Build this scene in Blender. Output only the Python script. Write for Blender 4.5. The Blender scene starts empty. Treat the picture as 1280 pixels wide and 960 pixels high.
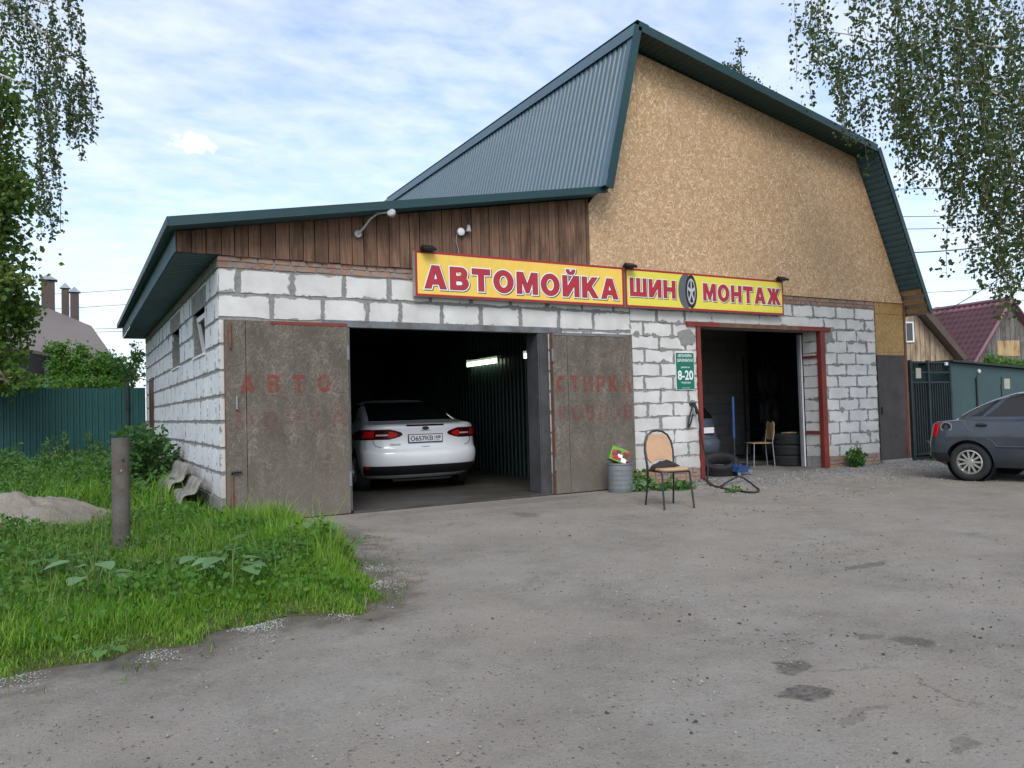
import bpy, bmesh, math, random
import numpy as np
from mathutils import Vector, Matrix, noise as mnoise
rng = np.random.default_rng(7); random.seed(7)
sc = bpy.context.scene
C = sc.collection
PI = math.pi
# ------------------------------------------------------------------ camera
CAM = np.array([-1.457, -9.265, 1.2]); FPX = 967.0          # focal length in photo pixels (1280 wide)
RM = np.array([[0.86913, 0.007153, -0.494532], [-0.493841, -0.04221, -0.868527], [-0.027086, 0.999083, -0.033154]])
cd = bpy.data.cameras.new('camera'); cam = bpy.data.objects.new('camera', cd); C.objects.link(cam)
cd.sensor_width = 36; cd.lens = 36*FPX/1280; cd.clip_start = 0.05; cd.clip_end = 3000
m4 = Matrix([list(RM[i])+[CAM[i]] for i in range(3)]+[[0, 0, 0, 1]])
cam.matrix_world = m4; sc.camera = cam
# ------------------------------------------------------------------ light
SUN_DIR = Vector((-0.46, -0.86, 0.92)).normalized()          # towards the sun
sun = bpy.data.lights.new('sun', 'SUN'); so = bpy.data.objects.new('sun', sun); C.objects.link(so)
sun.energy = 1.35; sun.angle = math.radians(28); sun.color = (1, .97, .93)
so.rotation_euler = SUN_DIR.to_track_quat('Z', 'Y').to_euler()
sc.view_settings.view_transform = 'Standard'; sc.view_settings.look = 'None'; sc.view_settings.gamma = 1
sc.view_settings.use_curve_mapping = False
sc.view_settings.exposure = 0.60
cy = sc.cycles; cy.max_bounces = 6; cy.diffuse_bounces = 3; cy.glossy_bounces = 2; cy.transmission_bounces = 2; cy.transparent_max_bounces = 6; cy.caustics_reflective = False; cy.caustics_refractive = False
# ------------------------------------------------------------------ node helpers
def N(nt, typ, ins=None, **props):
    n = nt.nodes.new(typ)
    for k, v in props.items(): setattr(n, k, v)
    for k, v in (ins or {}).items():
        s = n.inputs[k]
        if isinstance(v, bpy.types.NodeSocket): nt.links.new(v, s)
        elif isinstance(v, bpy.types.Node): nt.links.new(v.outputs[0], s)
        else: s.default_value = v
    return n
def rgb(r, g, b): return (r, g, b, 1)
def mth(nt, op, a, b=0.0, c=0.0, clamp=False):
    return N(nt, 'ShaderNodeMath', {0: a, 1: b, 2: c}, operation=op, use_clamp=clamp).outputs[0]
def vmath(nt, op, a, b=(0, 0, 0)):
    n = N(nt, 'ShaderNodeVectorMath', {0: a, 1: b}, operation=op)
    return n.outputs[1] if op in ('LENGTH', 'DOT_PRODUCT', 'DISTANCE') else n.outputs[0]
def noise(nt, vec, scale, detail=4, rough=.55, dist=0):
    return N(nt, 'ShaderNodeTexNoise', {'Vector': vec, 'Scale': scale, 'Detail': detail, 'Roughness': rough, 'Distortion': dist}).outputs[0]
def ramp(nt, fac, *stops):
    n = N(nt, 'ShaderNodeValToRGB', {'Fac': fac}); e = n.color_ramp.elements
    while len(e) < len(stops): e.new(.5)
    for i, (p, c) in enumerate(stops):
        e[i].position = p; e[i].color = rgb(*c) if isinstance(c, tuple) else rgb(c, c, c)
    return n.outputs[0]
def mix(nt, fac, a, b, blend='MIX'):
    n = N(nt, 'ShaderNodeMix', None, data_type='RGBA', blend_type=blend)
    for s, v in ((n.inputs[0], fac), (n.inputs[6], a), (n.inputs[7], b)):
        if isinstance(v, bpy.types.NodeSocket): nt.links.new(v, s)
        else: s.default_value = rgb(*v) if isinstance(v, tuple) and len(v) == 3 else v
    return n.outputs[2]
def bump(nt, h, strength=.4, dist=.01):
    return N(nt, 'ShaderNodeBump', {'Height': h, 'Strength': strength, 'Distance': dist}).outputs[0]
def mapping(nt, vec, rot=(0, 0, 0), scale=(1, 1, 1), loc=(0, 0, 0)):
    return N(nt, 'ShaderNodeMapping', {'Vector': vec, 'Rotation': rot, 'Scale': scale, 'Location': loc}).outputs[0]
# ------------------------------------------------------------------ sky
w = bpy.data.worlds.new('World'); sc.world = w; w.use_nodes = True
nt = w.node_tree; nt.nodes.clear()
sky = N(nt, 'ShaderNodeTexSky', sky_type='NISHITA', sun_disc=False, sun_elevation=SUN_DIR.to_tuple()[2] and math.asin(SUN_DIR.z),
        sun_rotation=math.atan2(SUN_DIR.x, SUN_DIR.y), air_density=1.0, dust_density=1.2, ozone_density=2.0)
dirv = N(nt, 'ShaderNodeTexCoord').outputs['Generated']
sep = N(nt, 'ShaderNodeSeparateXYZ', {0: dirv})
zz = mth(nt, 'ADD', mth(nt, 'MAXIMUM', sep.outputs[2], 0.0), .13)
uv = N(nt, 'ShaderNodeCombineXYZ', {0: mth(nt, 'DIVIDE', sep.outputs[0], zz), 1: mth(nt, 'DIVIDE', sep.outputs[1], zz)}).outputs[0]
big = noise(nt, uv, .85, 5, .5, .2)
rip = noise(nt, mapping(nt, uv, rot=(0, 0, .5), scale=(1.0, 1.5, 1)), 6.5, 5, .58, .2)
cl = mth(nt, 'ADD', mth(nt, 'MULTIPLY', big, .52), mth(nt, 'MULTIPLY', rip, .52))
cfac = ramp(nt, cl, (.36, 0.05), (.52, .55), (.68, .98))
hor = ramp(nt, sep.outputs[2], (0.0, .85), (.22, .35), (.5, .12))
cf = mth(nt, 'ADD', mth(nt, 'MULTIPLY', cfac, .74), mth(nt, 'MULTIPLY', hor, .50), clamp=True)
shade = ramp(nt, noise(nt, uv, 2.1, 5, .6), (.32, (6.4, 7.1, 8.2)), (.62, (8.2, 8.7, 9.4)))
blue = N(nt, 'ShaderNodeVectorMath', {0: sky.outputs[0], 1: (1.95, 1.95, 1.95)}, operation='MULTIPLY').outputs[0]
col = mix(nt, cf, blue, shade)
# the lone small fair-weather puff
def puff(d, rx, ry, seed):
    dv = Vector(d).normalized(); rt = dv.cross(Vector((0, 0, 1))).normalized(); up = rt.cross(dv)
    wob = noise(nt, vmath(nt, 'ADD', dirv, (seed, 0, 0)), 75, 5, .65)
    a = mth(nt, 'DIVIDE', vmath(nt, 'DOT_PRODUCT', dirv, tuple(rt)), rx); b = mth(nt, 'DIVIDE', mth(nt, 'SUBTRACT', vmath(nt, 'DOT_PRODUCT', dirv, tuple(up)), 0), ry)
    r = mth(nt, 'SQRT', mth(nt, 'ADD', mth(nt, 'MULTIPLY', a, a), mth(nt, 'MULTIPLY', b, b)))
    front = mth(nt, 'GREATER_THAN', vmath(nt, 'DOT_PRODUCT', dirv, tuple(dv)), .5)
    return mth(nt, 'MULTIPLY', front, ramp(nt, mth(nt, 'ADD', r, mth(nt, 'MULTIPLY', mth(nt, 'SUBTRACT', wob, .5), 2.6)), (.25, 1.0), (1.05, 0.0)))
pd = RM @ np.array([243-640, -(179-480), -FPX])
col = mix(nt, puff(tuple(pd), .022, .0125, 3.1), col, (10.3, 10.2, 9.9))
bg = N(nt, 'ShaderNodeBackground', {'Color': col, 'Strength': .088})
nt.links.new(bg.outputs[0], N(nt, 'ShaderNodeOutputWorld').inputs[0])
# ------------------------------------------------------------------ photo-to-place helpers (real points at real distances)
def ray(px, py): return RM @ np.array([px-640, -(py-480), -FPX])
def at(px, py, depth): return Vector(CAM+ray(px, py)*depth/FPX)
def wall(px, py, y=0.):
    r = ray(px, py); return Vector(CAM+r*(y-CAM[1])/r[1])
def gnd(px, py, z=0.):
    r = ray(px, py); return Vector(CAM+r*(z-CAM[2])/r[2])
# ------------------------------------------------------------------ materials
MATS = {}
def newmat(name):
    m = bpy.data.materials.new(name); m.use_nodes = True; t = m.node_tree; t.nodes.clear(); MATS[name] = m
    return m, t
def finish(t, base, rough=.8, normal=None, metal=0., spec=.3, **kw):
    ins = {'Base Color': base if not (isinstance(base, tuple) and len(base) == 3) else rgb(*base), 'Roughness': rough, 'Metallic': metal, 'Specular IOR Level': spec}
    if normal is not None: ins['Normal'] = normal
    ins.update(kw)
    b = N(t, 'ShaderNodeBsdfPrincipled', ins)
    o = N(t, 'ShaderNodeOutputMaterial', {0: b.outputs[0]})
    return b
def pos(t): return N(t, 'ShaderNodeNewGeometry').outputs['Position']
def ocoord(t): return N(t, 'ShaderNodeTexCoord').outputs['Object']
def simple(name, c, rough=.6, metal=0., spec=.4, var=.25, scale=6, bumps=.15, obj=True, dirt=None):
    m, t = newmat(name); v = ocoord(t) if obj else pos(t)
    n1 = noise(t, v, scale, 6, .6); n2 = noise(t, v, scale*9, 4, .6)
    f = mth(t, 'ADD', mth(t, 'MULTIPLY', n1, .65), mth(t, 'MULTIPLY', n2, .35))
    lo = tuple(x*(1-var) for x in c); hi = tuple(min(1, x*(1+var)) for x in c)
    col = ramp(t, f, (.32, lo), (.68, hi))
    if dirt: col = mix(t, ramp(t, noise(t, v, scale*.6, 7, .7), (.48, 0.0), (.66, .75)), col, dirt)
    finish(t, col, mth(t, 'ADD', mth(t, 'MULTIPLY', n2, .2), rough-.1), bump(t, f, bumps, .01) if bumps else None, metal, spec)
    return m
def osb(name, base, dark, light, strand=(.10, .016), dirty=0., gloss=.55, flake=False):
    """oriented strand board: layers of long random flakes at several angles"""
    m, t = newmat(name); p = pos(t); s = N(t, 'ShaderNodeSeparateXYZ', {0: p})
    v = N(t, 'ShaderNodeCombineXYZ', {0: s.outputs[0], 1: s.outputs[2], 2: mth(t, 'MULTIPLY', s.outputs[1], .5)}).outputs[0]
    acc = N(t, 'ShaderNodeAttribute', attribute_name='tint').outputs['Fac'] if flake else None
    for i, a in enumerate(() if flake else (-.25, 1.0, 2.1)):
        vv = mapping(t, mapping(t, v, rot=(0, 0, a)), scale=(1/strand[0], 1/strand[1], 1), loc=(i*3.7, i*1.3, 0))
        vo = N(t, 'ShaderNodeTexVoronoi', {'Vector': vv, 'Scale': 1.0, 'Randomness': 1.0}, voronoi_dimensions='2D', distance='MINKOWSKI')
        vo.inputs['Exponent'].default_value = 4
        sx = N(t, 'ShaderNodeSeparateColor', {0: vo.outputs['Color']})
        keep = mth(t, 'GREATER_THAN', sx.outputs[1], .36)
        inside = mth(t, 'LESS_THAN', vo.outputs['Distance'], .46)
        k = mth(t, 'MULTIPLY', keep, inside)
        val = sx.outputs[0]
        if acc is None: acc = mth(t, 'ADD', mth(t, 'MULTIPLY', noise(t, v, 70, 2), .5), 0.2)
        acc = mth(t, 'ADD', mth(t, 'MULTIPLY', acc, mth(t, 'SUBTRACT', 1.0, k)), mth(t, 'MULTIPLY', val, k))
    grain = noise(t, v, 240, 2)
    f = mth(t, 'ADD', mth(t, 'MULTIPLY', acc, .85), mth(t, 'MULTIPLY', grain, .15))
    col = ramp(t, f, (.04, dark), (.22, tuple(.35*x+.65*y for x, y in zip(dark, base))), (.60, base), (.90, light))
    blot = noise(t, v, .8, 5, .6)
    col = mix(t, ramp(t, blot, (.35, 0.0), (.75, .35)), col, tuple(x*.72 for x in base))
    col = mix(t, mth(t, 'MULTIPLY', N(t, 'ShaderNodeObjectInfo').outputs['Random'], .16), col, tuple(x*.6 for x in base))
    if dirty:
        d1 = ramp(t, noise(t, mapping(t, v, scale=(2.2, .9, 1)), 1.6, 7, .65), (.36, 0.0), (.62, 1.0))
        splash = N(t, 'ShaderNodeMapRange', {'Value': s.outputs[2], 'From Min': 1.25, 'From Max': .1, 'To Min': 0.0, 'To Max': 1.0}).outputs[0]
        gr = ramp(t, mth(t, 'ADD', splash, mth(t, 'MULTIPLY', mth(t, 'SUBTRACT', noise(t, v, 2.5, 6), .5), .9)), (.25, 0.0), (.9, .5))
        col = mix(t, mth(t, 'MULTIPLY', d1, dirty), col, (.085, .07, .055))
        col = mix(t, gr, col, (.17, .15, .125))
    finish(t, col, gloss, bump(t, f, .35, .004), 0, .3)
    return m
osb('osb_new', (.56, .370, .195), (.30, .175, .08), (.80, .62, .42), strand=(.085, .021))
osb('flake_new', (.575, .372, .212), (.27, .15, .07), (.86, .68, .47), flake=True); osb('flake_old', (.175, .145, .116), (.055, .046, .039), (.33, .285, .235), dirty=.7, gloss=.8, flake=True); osb('flake_plain', (.43, .26, .09), (.20, .11, .03), (.56, .38, .17), flake=True)
osb('osb_plain', (.43, .26, .09), (.20, .11, .03), (.56, .38, .17), strand=(.09, .02))
osb('osb_old', (.180, .152, .124), (.06, .052, .045), (.31, .275, .23), strand=(.085, .010), dirty=.7, gloss=.8)
def block_mat(name, base, dirty):
    m, t = newmat(name); p = pos(t)
    u1 = N(t, 'ShaderNodeSeparateXYZ', {0: N(t, 'ShaderNodeUVMap', uv_map='m').outputs[0]}); u2 = N(t, 'ShaderNodeSeparateXYZ', {0: N(t, 'ShaderNodeUVMap', uv_map='d').outputs[0]})
    ed = mth(t, 'MINIMUM', mth(t, 'MINIMUM', u1.outputs[0], mth(t, 'SUBTRACT', u2.outputs[0], u1.outputs[0])), mth(t, 'MINIMUM', u1.outputs[1], mth(t, 'SUBTRACT', u2.outputs[1], u1.outputs[1])))
    wob = noise(t, p, 16, 6, .7); big_ = noise(t, p, 3.2, 4, .6)
    thr = mth(t, 'ADD', mth(t, 'MULTIPLY', mth(t, 'SUBTRACT', wob, .5), .13), mth(t, 'MULTIPLY', mth(t, 'SUBTRACT', big_, .52), .17))
    k = ramp(t, mth(t, 'ADD', mth(t, 'MULTIPLY', mth(t, 'SUBTRACT', thr, ed), 60.0), .5), (.2, 0.0), (.8, 1.0))
    n1 = noise(t, p, 2.3, 6, .6); n2 = noise(t, p, 70, 3, .6)
    ob = N(t, 'ShaderNodeObjectInfo').outputs['Random']
    c = mix(t, ramp(t, n1, (.35, 0.0), (.72, dirty)), base, (.40, .38, .35))
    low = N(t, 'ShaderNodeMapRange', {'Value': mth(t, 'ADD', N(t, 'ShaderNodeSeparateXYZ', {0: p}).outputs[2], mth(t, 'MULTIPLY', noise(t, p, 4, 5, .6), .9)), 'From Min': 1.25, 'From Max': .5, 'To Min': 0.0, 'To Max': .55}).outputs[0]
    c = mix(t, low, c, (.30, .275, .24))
    c = mix(t, mth(t, 'MULTIPLY', ob, .22), c, (.50, .49, .47))
    pit = ramp(t, N(t, 'ShaderNodeTexVoronoi', {'Vector': p, 'Scale': 42.0}).outputs['Distance'], (.05, 1.0), (.12, 0.0))
    c = mix(t, mth(t, 'MULTIPLY', pit, ramp(t, noise(t, p, 5, 3), (.55, 0.0), (.7, .8))), c, (.12, .115, .11))
    c = mix(t, k, c, mix(t, n2, (.20, .195, .185), (.33, .32, .305)))
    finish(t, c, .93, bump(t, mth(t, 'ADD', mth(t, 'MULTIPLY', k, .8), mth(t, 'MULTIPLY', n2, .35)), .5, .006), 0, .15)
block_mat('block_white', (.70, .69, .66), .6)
block_mat('block_side', (.70, .715, .73), .35)  # same white blocks, the side wall's bluish skylight put into the base colour
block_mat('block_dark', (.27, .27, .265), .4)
simple('mortar', (.245, .24, .225), .95, var=.3, scale=22, bumps=.9, obj=False)
simple('concrete', (.25, .245, .23), .92, var=.3, scale=5, bumps=.6, obj=False, dirt=(.13, .12, .11))
simple('floor_concrete', (.20, .19, .175), .85, var=.4, scale=2, bumps=.4, obj=False, dirt=(.06, .055, .05))
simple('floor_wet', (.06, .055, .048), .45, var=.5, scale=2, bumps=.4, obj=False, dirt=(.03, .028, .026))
def brick_mat():
    m, t = newmat('brick'); p = pos(t); r = N(t, 'ShaderNodeObjectInfo').outputs['Random']
    c = ramp(t, r, (.0, (.30, .11, .06)), (.4, (.40, .17, .09)), (.75, (.47, .22, .12)), (1., (.27, .13, .09)))
    c = mix(t, ramp(t, noise(t, p, 14, 6, .7), (.40, 0.0), (.56, .95)), c, (.255, .235, .21))
    finish(t, c, .93, bump(t, noise(t, p, 60, 5, .7), .5, .006), 0, .15)
brick_mat()
def wood(name, c1, c2, c3, grain=1.0, rough=.8, axis=2):
    m, t = newmat(name); p = pos(t); r = N(t, 'ShaderNodeObjectInfo').outputs['Random']
    sc3 = [38, 38, 38]; sc3[axis] = 1.6
    v = mapping(t, vmath(t, 'ADD', p, N(t, 'ShaderNodeCombineXYZ', {0: mth(t, 'MULTIPLY', r, 31.), 1: mth(t, 'MULTIPLY', r, 17.), 2: mth(t, 'MULTIPLY', r, 11.)}).outputs[0]), scale=tuple(sc3))
    g = noise(t, v, grain, 6, .6, .6)
    c = ramp(t, g, (.3, c1), (.5, c2), (.72, c3))
    c = mix(t, mth(t, 'MULTIPLY', r, .55), c, tuple(x*.55 for x in c2))
    st = noise(t, mapping(t, p, scale=(3, 3, .8) if axis == 2 else (1, 3, 3)), 1.6, 6, .65)
    c = mix(t, ramp(t, st, (.47, 0.0), (.68, .75)), c, tuple(x*.38 for x in c1))
    finish(t, c, rough, bump(t, g, .35, .004), 0, .2)
wood('wood_brown', (.105, .058, .038), (.20, .115, .076), (.30, .185, .125))
wood('wood_pale', (.26, .19, .12), (.42, .32, .22), (.52, .42, .31))
wood('wood_grey', (.11, .105, .095), (.20, .19, .175), (.30, .28, .255))
wood('wood_batten', (.33, .20, .10), (.44, .28, .15), (.52, .35, .20), axis=1)
wood('plywood', (.40, .27, .13), (.50, .35, .18), (.58, .43, .25))
simple('roof_green', (.014, .055, .06), .42, var=.25, scale=1.5, bumps=.05, obj=False, spec=.5)
simple('roof_trim', (.007, .040, .042), .42, var=.2, scale=2, bumps=.04, obj=False, spec=.5)
simple('roof_slope', (.070, .122, .152), .45, var=.14, scale=.7, bumps=.03, obj=False, spec=.55)  # dark green sheet with its sky reflection put into a paler, bluer base colour
simple('soffit_metal', (.055, .115, .135), .5, var=.3, scale=2, bumps=.05, obj=False, spec=.4)
simple('zinc', (.34, .36, .37), .48, metal=.55, var=.25, scale=5, bumps=.1)
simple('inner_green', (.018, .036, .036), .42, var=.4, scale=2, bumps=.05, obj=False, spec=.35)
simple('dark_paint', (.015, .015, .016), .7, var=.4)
simple('steel_grey', (.16, .17, .18), .55, var=.3, scale=4, bumps=.15, obj=False, dirt=(.09, .07, .055))
simple('steel_rust', (.15, .085, .055), .75, var=.45, scale=9, bumps=.3, obj=False, dirt=(.20, .075, .035))
simple('red_paint', (.20, .032, .022), .6, var=.3, scale=4, bumps=.15, obj=False, dirt=(.10, .035, .026))
simple('red_trim', (.34, .02, .03), .45, var=.1)
simple('door_brown', (.062, .052, .046), .62, var=.35, scale=3, bumps=.1, obj=False, dirt=(.030, .026, .024))
simple('door_side', (.085, .045, .03), .55, var=.2, scale=3, bumps=.05, obj=False)
simple('white_plastic', (.74, .75, .75), .4, var=.06, bumps=.02)
simple('grey_plastic', (.36, .37, .36), .5, var=.12, bumps=.02)
simple('black_plastic', (.016, .016, .017), .5, var=.3, bumps=.05)
simple('black_steel', (.014, .015, .016), .42, var=.3, bumps=.04, spec=.5)
simple('rubber', (.022, .022, .023), .82, var=.35, scale=8, bumps=.25)
simple('rim_alloy', (.50, .49, .44), .38, metal=.8, var=.1, bumps=.02)
simple('gate_dark', (.018, .034, .036), .6, var=.5, scale=6, bumps=.15, obj=False, dirt=(.05, .032, .02))
simple('garage_green', (.048, .092, .092), .6, var=.16, scale=1.6, bumps=.06, obj=False, dirt=(.045, .085, .08))
simple('fence_green', (.015, .078, .074), .5, var=.15, scale=1.2, bumps=.03, obj=False, spec=.4)
simple('pipe_rust', (.105, .092, .082), .72, var=.4, scale=5, bumps=.3, dirt=(.075, .045, .03))
simple('asbestos', (.24, .225, .20), .92, var=.35, scale=5, bumps=.5, obj=False, dirt=(.10, .10, .085))
simple('galvanised', (.20, .215, .22), .58, metal=.25, var=.22, scale=5, bumps=.1, dirt=(.12, .12, .115))
simple('chair_vinyl', (.47, .29, .165), .55, var=.12, scale=7, bumps=.08)
simple('cloth_dark', (.030, .023, .021), .95, var=.4, scale=9, bumps=.5)
simple('blue_paint', (.014, .055, .17), .4, var=.15, bumps=.03, spec=.5)
simple('sign_yellow', (.83, .56, .10), .5, var=.10, scale=1.3, bumps=.0)
simple('sign_lemon', (.76, .66, .085), .5, var=.05, scale=1.3, bumps=.0)
simple('sign_red', (.42, .028, .042), .5, var=.14, scale=5, bumps=.0)
simple('sign_white', (.80, .80, .80), .5, var=.03, bumps=0)
simple('sign_black', (.02, .02, .025), .5, var=.1, bumps=0)
simple('sign_green', (.006, .155, .095), .45, var=.06, bumps=0)
simple('sign_grey', (.10, .115, .13), .5, var=.2, bumps=0)
simple('sign_silver', (.48, .50, .52), .5, var=.2, bumps=0)
simple('roof_brown', (.165, .142, .13), .6, var=.1, scale=1, bumps=.02, obj=False)
simple('tile_burgundy', (.19, .090, .105), .45, var=.15, scale=1, bumps=.02, obj=False, spec=.45)
simple('chimney_brown', (.085, .06, .05), .6, var=.2, obj=False)
simple('bark', (.13, .10, .075), .95, var=.4, scale=12, bumps=.8)
simple('wire', (.03, .03, .032), .6, var=.1, bumps=0)
simple('fluff', (.40, .41, .37), .95, var=.1, bumps=0)
simple('stain_black', (.06, .06, .062), .6, var=.4, scale=4, bumps=.15, obj=False, dirt=(.035, .03, .026))
simple('pack_green', (.15, .30, .05), .5, var=.2, scale=20, bumps=0)
simple('pack_red', (.40, .03, .03), .5, var=.2, scale=20, bumps=0)
simple('pack_dark', (.10, .045, .03), .5, var=.2, scale=20, bumps=0)
simple('paper', (.42, .41, .33), .8, var=.15, bumps=0)
def birch_bark():
    m, t = newmat('birch_bark'); v = ocoord(t)
    k = ramp(t, noise(t, mapping(t, v, scale=(4, 4, 14)), 1.4, 5, .7), (.52, 0.0), (.60, 1.0))
    finish(t, mix(t, k, (.50, .48, .44), (.05, .045, .04)), .85, bump(t, k, .4, .01), 0, .2)
birch_bark()
def glass(name, c, rough=.06, alpha=None):
    m, t = newmat(name); finish(t, c, rough, None, 0, .5)
glass('glass_dark', (.010, .011, .013)); glass('glass_tint', (.022, .019, .018), .12); glass('glass_grey', (.05, .06, .06), .08)
def paint(name, c, coat=.8, dirt=.0, metal=0., r=.32):
    m, t = newmat(name); v = ocoord(t)
    d = ramp(t, noise(t, v, 3, 6, .65), (.40, 0.0), (.75, dirt))
    finish(t, mix(t, d, c, (.16, .145, .13)), mth(t, 'ADD', mth(t, 'MULTIPLY', d, .5), r), None, metal, .45, **{'Coat Weight': coat, 'Coat Roughness': .06})
paint('car_white', (.86, .87, .88), .9, .06); paint('car_dark', (.040, .050, .068), .8, .22, .3, .32); paint('car_blue', (.075, .10, .135), .6, .2, .2, .38)
glass('lamp_red', (.55, .012, .012), .10); glass('lamp_red_dark', (.055, .004, .006), .10); glass('lamp_clear', (.55, .50, .48), .12)
def bright(name, c, s):
    m, t = newmat(name); e = N(t, 'ShaderNodeEmission', {'Color': rgb(*c), 'Strength': s}); N(t, 'ShaderNodeOutputMaterial', {0: e.outputs[0]})
bright('tube_light', (.82, 1.0, .72), 2.6)
def worn_paint():
    m, t = newmat('worn_red'); p = pos(t)
    f = ramp(t, mth(t, 'ADD', mth(t, 'MULTIPLY', noise(t, p, 45, 5, .75), .6), mth(t, 'MULTIPLY', noise(t, p, 4, 4, .6), .4)), (.38, 0.0), (.56, .80))
    a = N(t, 'ShaderNodeAttribute', attribute_name='fade', attribute_type='OBJECT').outputs['Fac']
    b = N(t, 'ShaderNodeBsdfPrincipled', {'Base Color': rgb(.33, .04, .03), 'Roughness': .8, 'Alpha': mth(t, 'MULTIPLY', f, a)})
    N(t, 'ShaderNodeOutputMaterial', {0: b.outputs[0]})
worn_paint()
def leafmat(name, c1, c2, c3, trans=.35):
    m, t = newmat(name); a = N(t, 'ShaderNodeAttribute', attribute_name='tint').outputs['Fac']
    c = ramp(t, a, (0., c1), (.5, c2), (1., c3))
    d = N(t, 'ShaderNodeBsdfPrincipled', {'Base Color': c, 'Roughness': .55, 'Specular IOR Level': .25})
    tr = N(t, 'ShaderNodeBsdfTranslucent', {'Color': mix(t, .4, c, (.16, .22, .02))})
    mx = N(t, 'ShaderNodeMixShader', {0: trans, 1: d.outputs[0], 2: tr.outputs[0]})
    N(t, 'ShaderNodeOutputMaterial', {0: mx.outputs[0]})
leafmat('leaf_birch', (.026, .052, .020), (.055, .092, .034), (.110, .145, .052), .3)
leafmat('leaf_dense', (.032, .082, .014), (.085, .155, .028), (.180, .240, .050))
leafmat('leaf_bush', (.040, .120, .018), (.075, .190, .028), (.140, .260, .045))
leafmat('leaf_wall', (.024, .085, .024), (.050, .140, .036), (.090, .195, .050))
leafmat('grass', (.050, .160, .012), (.125, .300, .022), (.265, .420, .060), .4)
simple('stem_green', (.07, .13, .035), .7, var=.3)
leafmat('grass_dry', (.080, .150, .030), (.145, .215, .060), (.260, .290, .120), .4)
leafmat('weed', (.036, .115, .026), (.075, .180, .040), (.130, .250, .065), .35)
leafmat('weed_pale', (.10, .20, .07), (.15, .27, .11), (.22, .34, .16), .35)
leafmat('flower', (.45, .38, .02), (.55, .45, .03), (.60, .52, .08), .2)
def soil():
    m, t = newmat('soil'); p = pos(t); n1 = noise(t, p, 3, 6); n2 = noise(t, p, 40, 4, .7)
    c = ramp(t, n1, (.35, (.045, .055, .022)), (.65, (.085, .10, .035)))
    finish(t, mix(t, n2, c, (.09, .075, .05)), .95, bump(t, n2, .7, .02), 0, .1)
soil()
def sand():
    m, t = newmat('sand'); p = pos(t); n1 = noise(t, p, 4, 6, .65); n2 = noise(t, p, 55, 4, .7)
    finish(t, ramp(t, mth(t, 'ADD', mth(t, 'MULTIPLY', n1, .5), mth(t, 'MULTIPLY', n2, .5)), (.3, (.19, .165, .13)), (.7, (.42, .375, .315))), .95, bump(t, n2, .9, .03), 0, .1)
sand()
def terrain():
    m, t = newmat('terrain'); p = pos(t)
    finish(t, ramp(t, noise(t, p, .12, 6, .6), (.35, (.05, .075, .025)), (.65, (.10, .10, .06))), .95, None, 0, .1)
terrain()
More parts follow.
